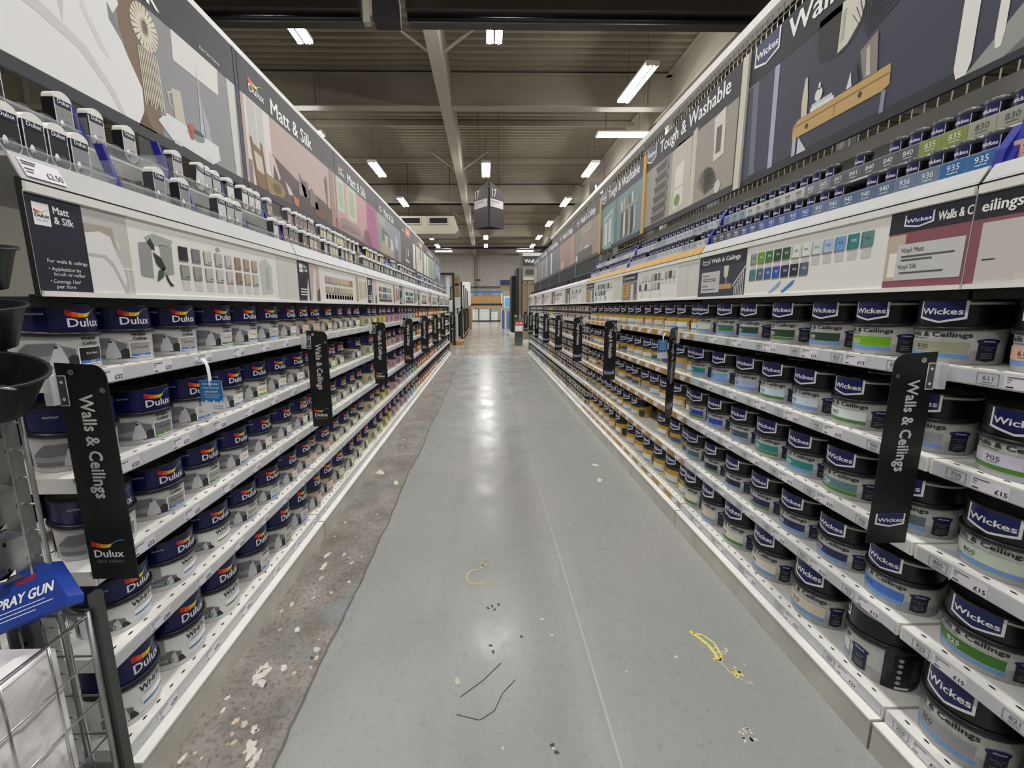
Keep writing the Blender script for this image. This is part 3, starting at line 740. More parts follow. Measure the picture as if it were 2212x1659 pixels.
G_R = 'numbered grey paint tubs facing the trolley side'
def lab_r(sw, num, st, j, i, k, row):
    return '%sgrey tub, %s panel %s, %s along %s shelf, %s' % ('second-row ' if row else '', CNAME[sw], num, ORD[j], SHN[i], bayname(1, k))
ITRB = {-1: {}, 0: {}}
for i in range(5):
    ITRB[0][i] = [(y, ('£15' if i else '£22', n_)) for y, _, _, n_ in RIGHT[i]]
    ITRB[-1][i] = [(y, ('£15' if i else '£22', c_[2])) for y, c_ in zip(NEARY[i], NEARC[i])]
    for k, lst in ((0, RIGHT[i]), (-1, [(y,)+c_ for y, c_ in zip(NEARY[i], NEARC[i])])):
        for j, (y, c_, st, num) in enumerate(lst[::-1] if k == 0 else lst):
            big = (1.08, 1.36) if i == 0 else 1.0
            tr = (k, i, j) == (0, 0, 0)
            X0 = RX+(.110 if i else .118)+rn.uniform(0, .006)
            numbered_tub((X0, y, SHZ[i]+.001), rc(c_), st, num, (('grey tub turned to show its black back panel, bottom shelf, %s' % bayname(1, 0)) if tr else lab_r(rc(c_), num, st, j, i, k, 0)), G_R, 1, PI+rn.uniform(-.08, .1)-(1.25 if tr else 0), False, big, tr)
            if j > 0 and rn.random() < .85:
                numbered_tub((X0+.19+(.012 if i == 0 else 0), y+rn.uniform(-.008, .008), SHZ[i]+.001), rc(c_), st, num, lab_r(rc(c_), num, st, j, i, k, 1), G_R, 1 if y < 1.4 else 2, PI+rn.uniform(-.2, .2), False, big)
YSW = [rc('ice'), rc('cream'), rc('sand'), rc('pale'), rc('grey'), rc('gteal'), rc('slate'), rc('mint')]
for k in (1, 2):
    ITRB[k] = {}
    for i in range(5):
        ITRB[k][i] = []; y = R0+BW*k+.10; j = 0; big = (1.05, 1.35) if i == 0 else 1.0
        while y < R0+BW*(k+1)-.08:
            sw = YSW[(i*3+j+k*2+rn.randint(0, 1)) % 8] if i not in (4, 0) else YSW[rn.randint(0, 2)]
            if not (k == 1 and i == 1 and j in (3, 4)):
                px = RX+.12+rn.uniform(0, .012)
                numbered_tub((px, y, SHZ[i]+.001), sw, 'b', '', 'yellow tub, %s panel, %s along %s shelf, %s' % (CNAME[sw], ORD[j], SHN[i], bayname(1, k)), 'yellow paint tubs', 1 if k == 1 else 2, PI+rn.uniform(-.15, .15), True, big)
                if k == 1 and rn.random() < .6:
                    numbered_tub((px+.19, y, SHZ[i]+.001), sw, 'b', '', 'second-row yellow tub, %s panel, %s along %s shelf, %s' % (CNAME[sw], ORD[j], SHN[i], bayname(1, k)), 'yellow paint tubs', 2, PI, True, big)
            ITRB[k][i].append((y, ('£20', '10'))); y += .178 if i else .19; j += 1
# small tins stacked two high in the bays beyond the yellow tubs
def small_tin(b, body, cap, seg=14):
    b.lathe([(0, 0), (.052, 0), (.053, .004), (.0535, .060)], M(body, .4), seg); b.lathe([(.0537, .060), (.0537, .088), (.057, .089), (.057, .097), (.05, .099), (.047, .094), (0, .094)], M(cap, .35), seg)
    f = cyl(.0536); b.strip(f, [(-.05+.02*i, .0615-.003*i+.004, .0775-.003*i+.002) for i in range(6)], M('cfcac6', .5), .001); b.rect(f, -.03, .012, .03, .034, M('d8d2cc', .5), .001, 4); b.ell(f, .045, .03, .012, .018, M('20222a', .5), .001, 10)
TINS = [('bdb39f', '1c1c20', 'stone'), ('947a70', '231d1b', 'brown'), ('85564f', '241918', 'maroon'), ('ccb34a', '1c1b1f', 'olive yellow'), ('5f8ca2', '191e26', 'blue grey'), ('c2c4c6', '1c1e22', 'pale grey')]
ZONE = {3: ['stone', 'stone', 'brown', 'brown'], 4: ['brown', 'brown', 'maroon', 'maroon'], 5: ['olive yellow', 'olive yellow', 'blue grey', 'blue grey'], 6: ['blue grey', 'pale grey', 'pale grey', 'blue grey'], 7: ['pale grey', 'pale grey', 'blue grey', 'pale grey']}
TD = {n: (a, c_) for a, c_, n in TINS}
rest = MB()
for k in range(3, 8):
    for i in range(5):
        y = R0+BW*k+.07; j = 0
        while y < R0+BW*(k+1)-.05:
            n_ = ZONE[k][min(3, int((y-R0-BW*k)/BW*4))]
            for lv in range(2):
                p = (RX+.085+rn.uniform(0, .008), y+rn.uniform(-.004, .004), SHZ[i]+.001+lv*.0995)
                if k < 6:
                    o = ob('small_paint_tin', pm('st'+n_, lambda b: small_tin(b, *TD[n_]), 'small_paint_tin'), None, p, PI+rn.uniform(-.2, .2))
                    tag(o, '%s small tin, %s layer, %s column on %s shelf, %s' % (n_, ('lower', 'upper')[lv], ORD[j], SHN[i], bayname(1, k)), 'paint tin', 'small paint tins stacked two high')
                else:
                    q = MB(); small_tin(q, *TD[n_], 10); rest.join(q, Matrix.Translation(p) @ Matrix.Rotation(PI, 4, 'Z'))
            y += .118; j += 1
tag(ob('small_paint_tins_beyond', rest), 'mass of small grey and blue tins filling the last two numbered-side bays', 'paint tins', kind='stuff')
for k in range(-1, 8): make_bay(1, k, 'yellow' if k in (1, 2) else 'numbered', ITRB.get(k))
# closing end frames at the cross aisle
for side, x0, y0 in ((-1, LX, L0+BW*8), (1, RX, R0+BW*8)):
    b = MB(); sx = side
    for xx in (.0, .30, .66): b.box(min(x0+sx*xx, x0+sx*(xx+.03)), max(x0+sx*xx, x0+sx*(xx+.03)), y0, y0+.03, 0, 1.45, GALV)
    b.box(min(x0+sx*.70, x0+sx*.76), max(x0+sx*.70, x0+sx*.76), y0, y0+.03, 0, 3.17, GALV); b.box(min(x0+sx*.03, x0+sx*.7), max(x0+sx*.03, x0+sx*.7), y0+.01, y0+.02, .1, 1.4, DARK)
    tag(ob('end_frame', b), 'steel end frame closing the %s run at the cross aisle' % ('blue-topped tub' if side < 0 else 'numbered tub'), 'end frame')
# top rails and mesh at the back of the runs
MESHW = M('c9c5ba', .4)
b = MB(); b.box(-1.73, -1.66, L0, L0+BW*8, 3.05, 3.115, WHITE); tag(ob('top_rail', b), 'white rail along the top behind the bedroom picture signs', 'rail')
b = MB(); b.box(1.80, 1.88, R0-BW, R0+BW*8, 3.20, 3.26, WHITE); tag(ob('top_rail', b), 'white rail along the top behind the navy and teal signs', 'rail')
for k in range(-1, 8):
    b = MB(); y0 = R0+BW*k
    n = 26 if k < 3 else 13
    for i in range(n):
        y = y0+.02+(BW-.04)*i/(n-1); b.tube([(1.84, y, 1.9), (1.84, y, 3.20)], .003, MESHW, 4)
    for i in range(12): b.tube([(1.836, y0+.01, 1.92+i*.11), (1.836, y0+BW-.01, 1.92+i*.11)], .003, MESHW, 4)
    tag(ob('wire_mesh_panel', b), 'wire mesh panel behind the signs, %s' % bayname(1, k), 'mesh panel', 'wire mesh panels')
    if k < 2:
        b = MB(); b.box(1.42, 1.80, y0+.005, y0+BW-.005, 1.935, 1.985, SHELF); tag(ob('upper_shelf', b), 'plain white upper shelf behind the sample pots, %s' % bayname(1, k), 'shelf', 'plain upper shelves')

# ------------------------------------------------------------------ black blade signs on the shelf ends
FLAGM = M('111213', .45)
def blade(side, k, txt, brand, label, y, rz=0., bend=False):
    w, h = .112, .545
    b = MB()
    def out(u): return u if side < 0 else w-u      # u=0 at the shelf
    pts = [(0, 0), (w, .0), (w, h-.035)]+[(w-.03+.03*math.cos(a), h-.035+.03*math.sin(a)) for a in (PI/8, PI/4, 3*PI/8)]+[(w-.03, h-.005), (0, h)]
    pts = [(out(u), v) for u, v in pts]
    if side > 0: pts = pts[::-1]
    f = plane((0, 0, 0), (1, 0, 0), (0, 0, 1))
    b.prism([f(u, v, 0) for u, v in pts], (0, .003, 0), FLAGM)
    x0 = -.985 if side < 0 else 1.073
    o = ob('blade_sign', b, None, (x0, y, .705), rz); tag(o, label, 'blade sign', 'black blade signs on the shelf ends')
    for u, v in ((.035, h-.022), (w-.012, h-.065)):
        q = MB(); q.ell(f, out(u), v, .007, .007, CHROME, .0008, 12); q.ell(f, out(u), v, .0035, .0035, GALV, .0014, 10); ob('rivet', q, o)
    q = MB(); uu = sorted((out(-.03), out(.022)))
    q.rect(f, uu[0], h-.10, uu[1], h-.03, CLEAR, .002); q.box(min(out(-.03), out(-.012)), max(out(-.03), out(-.012)), -.004, .02, h-.10, h-.03, M('dfe3e4', .15, alpha=.55)); 
    for v in (h-.045, h-.085): q.ell(f, out(.012), v, .004, .004, LWHITE, .0026, 10)
    for p in (((0, -.03), (.022, -.03)), ((.022, -.03), (.022, -.10)), ((0, -.10), (.022, -.10))):
        q.tube([f(out(p[0][0]), h+p[0][1], .002), f(out(p[1][0]), h+p[1][1], .002)], .0012, LWHITE, 4)
    ob('clear_bracket', q, o)
    q = MB()
    hh = .030; wd = {'Walls & Ceilings': .255, 'Tough & Washable': .265, 'Washable & Tough': .265}[txt]
    q.text(f, txt, w*.5-hh*.38, h-.075, hh, M('d6d6d6', .5), .0008, width=wd, bold=.03, rot=True)
    ob('sign_lettering', q, o); q = MB()
    if brand == 'D':
        q.text(f, 'Dulux', .014, .060, .019, LWHITE, .0008, width=.072, bold=.02); swoosh(q, f, .012, .093, .080, .0008); q.text(f, "let's colour", .02, .045, .008, M('9a9a9a', .5), .0008, width=.066)
    else: pennant(q, f, .014, .05, .084, .040, .0008)
    ob('sign_logo', q, o)
    return o
for k in range(9):
    if k == 7: continue
    txt = 'Walls & Ceilings' if k < 4 else ('Washable & Tough' if k < 8 else 'Walls & Ceilings')
    blade(-1, k, txt, 'D', 'black blade sign reading %s starting the %s' % (txt.replace('&', 'and'), bayname(-1, k) if k < 8 else 'cross aisle, trolley side'), L0+BW*k-.03)
for k in range(9):
    txt = 'Walls & Ceilings' if k in (0, 4, 5, 7, 8) else 'Tough & Washable'
    rz = {1: .75, 6: .6}.get(k, 0.)
    blade(1, k, txt, 'W', 'black %sblade sign reading %s starting the %s' % ('twisted ' if rz else '', txt.replace('&', 'and'), bayname(1, k) if k < 8 else 'cross aisle, numbered side'), R0+BW*k+.0, rz)
# swinging shelf cards
CARDB = M('2b7fc4', .5)
def wobbler(x_strip, y, x_card, z_card, w, h, label, rz=0.):
    b = MB(); b.box(-w/2, w/2, 0, .001, 0, h, PAPER)
    o = ob('shelf_card', b, None, (x_card, y, z_card), rz); tag(o, label, 'shelf card', 'swinging shelf cards')
    f = plane((-w/2, 0, 0), (1, 0, 0), (0, 0, 1)); q = MB()
    q.strip(f, [(w*i/16, h*(.34+.04*math.sin(i*2.3)+.03*math.sin(i*5.1)), h) for i in range(17)], CARDB, .0006)
    for t, v, hh, ww in (("Don't know where", .86, .085, .74), ('to start your next', .74, .085, .74), ('paint project?', .62, .085, .58), ('We have all the inspiration', .53, .045, .74), ("& top tips you'll need", .46, .045, .6)):
        q.text(f, t, w/2, h*v, h*hh*.85, LWHITE, .001, width=w*ww, al='c', bold=.015)
    q.text(f, 'Need some help?', w*.95, h*.18, h*.04, INK, .001, width=w*.4, al='r'); q.text(f, 'Visit our website', w*.95, h*.11, h*.04, INK, .001, width=w*.4, al='r')
    ob('card_print', q, o)
    q = MB(); p = []
    xs = x_strip-x_card
    for i in range(9):
        t = i/8; p.append((xs*(1-t)**2 + 0*t, 1.192-z_card+.012*math.sin(PI*t)*(1)-(1.192-z_card-h)*t**2.2))
    for (xa, za), (xb, zb) in zip(p, p[1:]):
        q.add([(xa, -.008, za), (xa, .008, za), (xb, .008, zb), (xb, -.008, zb)], [(0, 1, 2, 3)], PAPER)
    q.add([(p[-1][0], -.008, p[-1][1]), (p[-1][0], .008, p[-1][1]), (0, .008, h-.02), (0, -.008, h-.02)], [(0, 1, 2, 3)], PAPER)
    ob('hanging_strip', q, o, None, -rz)
wobbler(LX+.004, 1.36, -.975, 1.005, .088, .115, 'white and blue card on a paper strip over the first trolley-side bay', -.15)
wobbler(RX-.004, 2.52, 1.165, 1.03, .072, .125, 'white and blue card on a paper strip in front of yellow tubs', .2)
wobbler(LX+.004, L0+BW*3+.35, -.98, 1.02, .08, .11, 'small white card on a strip in the fourth bay past the trolley')

b = MB(); b.prism([(-1.09, 10.98, 1.36), (-1.02, 10.95, 1.26), (-.925, 10.92, 1.24), (-.925, 10.92, 1.58), (-1.07, 10.98, 1.58)], (0, .004, 0), PAPER); b.box(-1.09, -1.0, 10.975, 10.99, 1.43, 1.45, GALV)
tag(ob('paper_card', b), 'blank white paper card on the last shelf end of the trolley side', 'card')

# ------------------------------------------------------------------ printed boards above the tubs
MC = lambda h: M(h, .5)
def board(side, k, draw, label, y_from=0., y_to=BW):
    dz = 0. if side < 0 else DZR
    if side < 0: x0, ya = LX-.003, L0+BW*k; f = plane((x0, ya, 1.413), (0, 1, 0), (0, 0, 1)); xs = (x0-.004, x0)
    else: x0, ya = RX+.003, R0+BW*(k+1); f = plane((x0, ya, 1.413+DZR), (0, -1, 0), (0, 0, 1)); xs = (x0, x0+.004)
    b = MB(); ys = sorted((ya+(1 if side < 0 else -1)*(y_from+.003), ya+(1 if side < 0 else -1)*(y_to-.003)))
    b.box(xs[0], xs[1], ys[0], ys[1], 1.405+dz, 1.632+dz, M('efeee9', .4))
    b.box(x0-(.002 if side < 0 else .006), x0+(.006 if side < 0 else .002), ys[0], ys[1], 1.400+dz, 1.412+dz, WHITE)
    o = ob('display_board', b); tag(o, label, 'display board', 'printed boards above the shelves')
    q = MB(); draw(q, f); ob('picture_print', q, o); return o
BH = .215
def chip(q, f, u, v, w, h, col, n=.0008, num=None):
    q.rect(f, u-.002, v-.006, u+w-.002, v+h-.006, MC('8d8b86'), n-.0003); q.rect(f, u, v, u+w, v+h, MC(col), n+.0002); q.rect(f, u, v, u+w*.12, v+h, MC('%02x%02x%02x' % tuple(int(int(col[i:i+2], 16)*.8) for i in (0, 2, 4))), n+.0004)
    if num: q.text(f, num, u+w*.55, v+h*.45, h*.2, INKG if sum(lin(col)) > .6 else LWHITE, n+.0006, al='c')
    else: q.rect(f, u+w*.5, v+h*.12, u+w*.9, v+h*.18, INKG, n+.0006)
def block(q, f, u0, w, tile=True):
    q.rect(f, u0, 0, u0+w, BH, MC('1d2333'), .0006)
def b_l0(q, f):
    block(q, f, 0, .122)
    q.rect(f, .012, .148, .047, .198, LWHITE, .001); q.text(f, 'Dulux', .0145, .166, .0085, NAVY, .0014, width=.03, bold=.02); swoosh(q, f, .014, .179, .031, .0014); q.text(f, "let's colour", .018, .158, .004, INKG, .0014, width=.024)
    q.text(f, 'Matt', .054, .180, .0165, LWHITE, .001, width=.036, bold=.02); q.text(f, '& Silk', .054, .157, .0165, LWHITE, .001, width=.044, bold=.02)
    for t, v in (('For walls & ceilings', .066), ('\u2022 Application by', .048), ('   brush or roller', .036), ('\u2022 Coverage 13m\u00b2', .019), ('   per litre', .007)):
        q.text(f, t, .024, v, .0085, LWHITE, .001, width=.0046*len(t))
    q.rect(f, .122, 0, .245, BH, MC('c9c7c4'), .0006); q.rect(f, .122, .12, .20, .175, MC('b0a99c'), .0008)
    q.poly(f, [(.122, 0), (.21, 0), (.222, .04), (.215, .075), (.2, .11), (.19, .15), (.16, .16), (.122, .15)], MC('ebe9e8'), .001)
    q.poly(f, [(.122, .1), (.17, .1), (.19, .08), (.215, .02), (.22, 0), (.214, 0), (.185, .07), (.165, .092), (.122, .092)], MC('c4c0bd'), .0012)
    q.rect(f, .225, 0, .232, .07, MC('d6d3ce'), .001); q.rect(f, .215, .066, .245, .072, MC('e8e5e0'), .0012); q.ell(f, .21, .13, .006, .014, MC('ded4c2'), .0012)
    G = MC('9fa19f')
    q.poly(f, [(.272, .055), (.315, .05), (.318, .15), (.30, .155), (.275, .15)], MC('9a9b9a'), .001); q.poly(f, [(.31, .15), (.395, .155), (.405, .175), (.33, .185), (.30, .17)], MC('aeb0ae'), .001); q.poly(f, [(.355, .06), (.395, .07), (.398, .155), (.35, .155)], G, .001)
    q.poly(f, [(.305, .155), (.318, .17), (.33, .15), (.33, .135), (.318, .138)], MC('26302a'), .0014); q.poly(f, [(.322, .13), (.35, .115), (.365, .085), (.352, .075), (.33, .095)], MC('28342c'), .0014); q.poly(f, [(.325, .04), (.335, .075), (.36, .085), (.35, .055)], MC('3f5a41'), .0014); q.poly(f, [(.36, .075), (.375, .045), (.39, .03), (.375, .03), (.362, .05)], MC('252b33'), .0014)
    r1 = ['1e1e20', '818386', 'c9c8c2', 'bcbcbd', 'c6c7c8', 'a58d7d', 'b39e90', 'bba99d']; r2 = ['9b9d9c', 'a3a2a1', 'bfbebb', 'c9c9c6', 'c9cac8', '9d7f6a', 'c2b3a4', 'c9bfb6']
    for i in range(8):
        u = .425+i*.058; chip(q, f, u, .118, .04, .045, r1[i]); chip(q, f, u, .058, .04, .045, r2[i])
        q.rect(f, u+.002, .02, u+.036, .052, MC('d6d4cf'), .0007)
    q.ell(f, .62, .178, .012, .008, MC('b89c86'), .001)
    q.poly(f, [(.90, .02), (.985, .03), (.99, .15), (.94, .185), (.89, .16)], MC('c9ccca'), .0008); q.poly(f, [(.93, .04), (.965, .05), (.96, .15), (.935, .14)], MC('b5b8b7'), .001)
    q.rect(f, 1.04, .005, 1.242, .208, MC('d8d6cf'), .0008); q.rect(f, 1.12, .01, 1.122, .2, MC('c6c4be'), .0012)
def b_left(seed, tint, chips):
    def dr(q, f):
        r = random.Random(seed)
        block(q, f, 0, .14); q.rect(f, .02, .155, .06, .2, LWHITE, .001); q.text(f, 'Dulux', .023, .17, .009, NAVY, .0014, width=.034, bold=.02)
        q.text(f, 'Matt', .068, .182, .016, LWHITE, .001, width=.04, bold=.02); q.text(f, '& Silk', .068, .16, .016, LWHITE, .001, width=.05, bold=.02)
        for v in (.06, .045, .03): q.rect(f, .02, v, .1, v+.006, LWHITE, .001)
        q.poly(f, [(.09, 0), (.105, .09), (.12, .13), (.125, 0)], MC('dcdad6'), .001)
        q.rect(f, .14, 0, .27, BH, MC(tint), .0006); q.poly(f, [(.16, 0), (.19, .13), (.205, .2), (.225, .17), (.21, 0)], MC('e9e4df'), .001); q.poly(f, [(.225, 0), (.235, .06), (.27, .08), (.27, 0)], MC('6a554c'), .001)
        for row, v in ((0, .118), (1, .055)):
            for i in range(11):
                c_ = chips[(row*11+i) % len(chips)]; chip(q, f, .36+i*.047, v, .038, .042, c_)
                q.rect(f, .362+i*.047, .018, .394+i*.047, .045, MC('dedbd2'), .0007)
        q.rect(f, .95, .01, 1.0, .2, MC(chips[0]), .0008)
        for i in range(4): q.poly(f, [(1.03+i*.05, .03), (1.07+i*.05, .03+.01*i), (1.065+i*.05, .18), (1.03+i*.05, .17)], MC(chips[(i*3+2) % len(chips)]), .0008)
    return dr
board(-1, 0, b_l0, 'Matt and Silk board with grey swatches and bed picture, first bay past the trolley')
board(-1, 1, b_left(1, 'cdb6b1', ['b7a29a', 'bda9a2', 'c9b8b0', 'c9bfb0', 'd6c8a0', 'dccb90', 'dacd9c', 'd8d0b2', 'd9d2bd', 'e0a82e', 'b87b30', 'b3aca2', 'c2bcae', 'd0c8b6']), 'Matt and Silk board with beige and mustard swatches, second bay past the trolley')
board(-1, 2, b_left(2, 'd2bcc0', ['a8283a', 'c98a93', 'e0c3c8', '5c6b80', '3f6d99', '2f6b50', 'c6bcd2', 'a9b9e0', 'bfe05a', '8fbf4a', 'd9d9e0']), 'Matt and Silk board with red, green and blue swatches, third bay past the trolley')
board(-1, 3, b_left(3, 'b9c3cc', ['2e4a66', '4a6d88', '2d5a55', '9ab4c8', 'bcd0dc', 'c9dc9a', '7da04a']), 'Matt and Silk board with blue and lime swatches, fourth bay past the trolley')
for k, (t, ch) in {4: ('d8cfae', ['d9cfa9', 'cbbf98', 'e0d8bd', '6b5a3a']), 5: ('c8c6c0', ['c3c2bd', 'd6d4cf', '9c9b97']), 6: ('3a3f48', ['3a3d42', 'a9a8a4', 'd8d6d0']), 7: ('b5b7b8', ['8f9396', 'd3d5d6', '2b2e33'])}.items():
    board(-1, k, b_left(k, t, ch), 'printed board with %s swatches, %s' % ({4: 'cream', 5: 'light grey', 6: 'charcoal', 7: 'steel grey'}[k], bayname(-1, k)))
def room_dark(q, f, u0, w, head='Walls & Ceilings', bg='3c3d4a'):
    q.rect(f, u0, 0, u0+w, BH, MC(bg), .0006); q.rect(f, u0, .155, u0+w, BH, MC('25262c'), .0008)
    pennant(q, f, u0+.03, .168, .07, .036, .001); q.text(f, head, u0+.115, .175, .022, LWHITE, .0012, width=w*.6, bold=.02)
def b_r0(q, f):
    room_dark(q, f, 0, .40)
    q.poly(f, [(.23, .15), (.27, .15), (.268, .10), (.25, .085), (.235, .10)], MC('d9d2c4'), .001); q.rect(f, .20, .035, .30, .06, MC('c2a06a'), .001); q.rect(f, .25, .06, .262, .085, MC('8c8f98'), .001)
    q.rect(f, .03, .02, .20, .13, MC('c9c9cb'), .0012); q.text(f, 'Vinyl Matt', .04, .105, .012, INK, .0016, width=.06); q.text(f, 'Vinyl Silk', .04, .05, .012, INK, .0016, width=.055)
    for v in (.09, .08, .035): q.rect(f, .045, v, .165, v+.004, INKG, .0016)
    for i in range(6): q.rect(f, .325+i*.012, .0, .330+i*.012, .045+.014*i, MC('e6e4e0'), .001)
    q.poly(f, [(.31, .04), (.4, .13), (.4, .14), (.31, .05)], MC('e6e4e0'), .0012)
    a = ['9aa38f', '6ba32a', '3f7a3c', '2b4a33', '2f5a3f', 'e3ecdf', 'e9ece8', 'd6e2e2', 'b3c8e8', '6fa5dc', '1f8a82', '5f8f8c']; n_ = ['830', '835', '840', '841', '845', '900', '905', '910', '920', '925', '935', '936']
    for i in range(12): chip(q, f, .43+i*.048, .135, .040, .046, a[i], num=n_[i]); q.rect(f, .434+i*.048, .098, .466+i*.048, .127, MC('cfcdcd'), .0007)
    a = ['4d8a93', '4a6d84', '3c5fa8', '2f55b8', '2a2d55', '20243c', '5a6675']; n_ = ['940', '941', '950', '955', '965', '970', '975']
    for i in range(7): chip(q, f, .43+i*.048, .065, .040, .046, a[i], num=n_[i])
    for u, c_ in ((.56, '9db4cf'), (.63, '4a86c4')): q.poly(f, [(u, .005), (u+.055, .045), (u+.07, .05), (u+.06, .03), (u+.012, .0)], MC(c_), .001)
    pink(q, f, 1.045)
def pink(q, f, u0):
    # the rose bedroom print that runs on across the joint to the next board
    lo, hi = (0, BW-u0-.004) if u0 > 0 else (-u0, .62)
    def R(a, v0, b_, v1, c_, n): 
        a, b_ = max(a, lo), min(b_, hi)
        if a < b_: q.rect(f, u0+a, v0, u0+b_, v1, MC(c_) if isinstance(c_, str) else c_, n)
    R(0, 0, .62, BH, '8f5560', .0006); R(0, .155, .62, BH, '23242b', .0008); R(0, .02, .05, .15, 'c9b9a6', .0008); R(.01, .03, .035, .10, 'f2efe4', .001)
    R(.225, .0, .33, .145, 'cfcac6', .001); R(.235, .055, .26, .058, '2a2a2c', .0014); R(.032, .02, .195, .122, 'cfcfcf', .0012); R(.36, .0, .62, .045, 'b79a2f', .0012); R(.30, 0, .40, .022, 'd8d2c6', .0014)
    if u0 > 0:
        pennant(q, f, u0+.04, .165, .075, .038, .0012); q.text(f, 'Walls & C', u0+.125, .172, .023, LWHITE, .0014, width=.075, bold=.02)
        q.text(f, 'Vinyl Matt', u0+.042, .098, .013, INK, .0016, width=.06); q.text(f, 'Vinyl Silk', u0+.038, .052, .013, INK, .0016, width=.052)
        for v, w in ((.084, .13), (.074, .08), (.038, .11)): q.rect(f, u0+.045, v, u0+.045+w, v+.005, INKG, .0016)
    else: q.text(f, 'eilings', .012, .172, .026, LWHITE, .0014, width=.075, bold=.02)
board(1, 0, b_r0, 'white swatch board with dark hallway print, second numbered-side bay')
board(1, -1, lambda q, f: pink(q, f, -.205), 'rose bedroom print board at the first numbered-side bay')
def b_right(seed, chips, yel=True, head='Tough & Washable', bg='8d8a84'):
    def dr(q, f):
        q.rect(f, 0, 0, .34, BH, MC(bg), .0006); q.rect(f, 0, .16, .34, BH, MC('2b2c31'), .0008); pennant(q, f, .02, .172, .05, .03, .001); q.text(f, head, .085, .178, .018, LWHITE, .0012, width=.2, bold=.02)
        if yel:
            q.rect(f, .02, .03, .15, .14, MC('e0a42e'), .001)
            for i in range(5): q.rect(f, .03, .05+i*.018, .12-.01*(i % 2), .056+i*.018, MC('6a4a14'), .0014)
        q.rect(f, .2, 0, .26, .13, MC('d9d6d0'), .001); q.rect(f, .28, .05, .31, .14, MC('55524e'), .001)
        for i in range(11): chip(q, f, .38+i*.055, .135, .042, .045, chips[i % len(chips)]); q.rect(f, .384+i*.055, .10, .416+i*.055, .128, MC('d2d0cc'), .0007)
        for i in range(7): chip(q, f, .38+i*.055, .07, .042, .045, chips[(i*2+5) % len(chips)])
        for i in range(3): q.poly(f, [(.42+i*.16, .01), (.45+i*.16, .02), (.455+i*.16, .055), (.43+i*.16, .06), (.41+i*.16, .035)], MC(chips[(i*4+3) % len(chips)]), .001)
        q.rect(f, 1.0, .01, 1.24, .2, MC('d9d7d0'), .0008); q.rect(f, 1.12, .01, 1.122, .2, MC('c2c0ba'), .0012)
    return dr
board(1, 1, b_right(1, ['e6e4de', 'd9d6cf', 'c9c6bf', 'dfdbd2', 'bdbab4', '55585a', '7a7d7f', 'e9e5da', 'a9a49a', '3c4442', 'cfcac0']), 'Tough and Washable board with pale grey swatches, third numbered-side bay')
board(1, 2, b_right(2, ['d9c8a6', 'c9d2c6', '5f7a66', '7fa3b0', '3f6b88', '26425e', '8a9a6a', 'bcd0d8', '20304a']), 'Tough and Washable board with green and blue swatches, fourth numbered-side bay')
for k, (ch, bg, d) in {3: (['e0ddd6', 'c6c2ba', '4a4a48', 'd6d0c2'], '7d7a76', 'stone'), 4: (['a34a44', 'd2b653', '6a6a66', 'ccc6ba'], '8a6b66', 'red and yellow'), 5: (['e2e2e0', '8f979c', 'c2c6c8'], '9a9a9a', 'blue grey'), 6: (['e5e4e0', '5a5f5a', 'c9ccc4'], '8f8f8c', 'charcoal green'), 7: (['e8e6e2', '77777a', 'cfccc8'], '9c9a98', 'mid grey')}.items():
    board(1, k, b_right(k, ch, False, 'Walls & Ceilings', bg), 'Walls and Ceilings board with %s swatches, %s' % (d, bayname(1, k)))

# ------------------------------------------------------------------ large picture signs
def header(side, k, bg, band, draw, label, edge=None, zb=None):
    hgt = .655 if side < 0 else .64; z0 = 1.99 if side < 0 else 1.98
    if side < 0: xa = -1.24; y0 = L0+BW*k; f = plane((xa, y0, z0), (0, 1, 0), (0, 0, 1)); xs = (xa-.012, xa)
    else: xa = 1.335; y0 = 2.14+BW*(k-1); f = plane((xa, y0+BW, z0), (0, -1, 0), (0, 0, 1)); xs = (xa, xa+.012)
    b = MB(); b.box(xs[0], xs[1], y0+.003, y0+BW-.003, z0, z0+hgt, SIGNGREY)
    o = ob('picture_sign', b); tag(o, label, 'sign', 'large picture signs above the samples')
    q = MB(); q.rect(f, .004, .035, BW-.004, hgt-.01, MC(bg), .0008); q.rect(f, .004, .475, BW-.004, hgt, MC(band), .0016); q.rect(f, .004, 0, BW-.004, .04, MC(band), .0016)
    if edge: q.rect(f, BW-.03, 0, BW-.004, hgt, MC(edge), .003)
    draw(q, f, hgt); ob('picture_print', q, o)
    sx = side
    for yy in (y0+.25, y0+BW-.25):
        q = MB(); q.box(xs[1] if sx > 0 else -1.70, 1.82 if sx > 0 else xs[0], yy-.012, yy+.012, z0+.42, z0+.45, GALV); ob('support_arm', q, o)
    return o
def dul(q, f, u, v, w):
    q.text(f, 'Dulux', u, v, w*.26, LWHITE, .003, width=w, bold=.02); swoosh(q, f, u, v+w*.36, w*1.0, .003)
def P(q, f, c_, n, *pts): q.poly(f, list(pts), MC(c_), n)
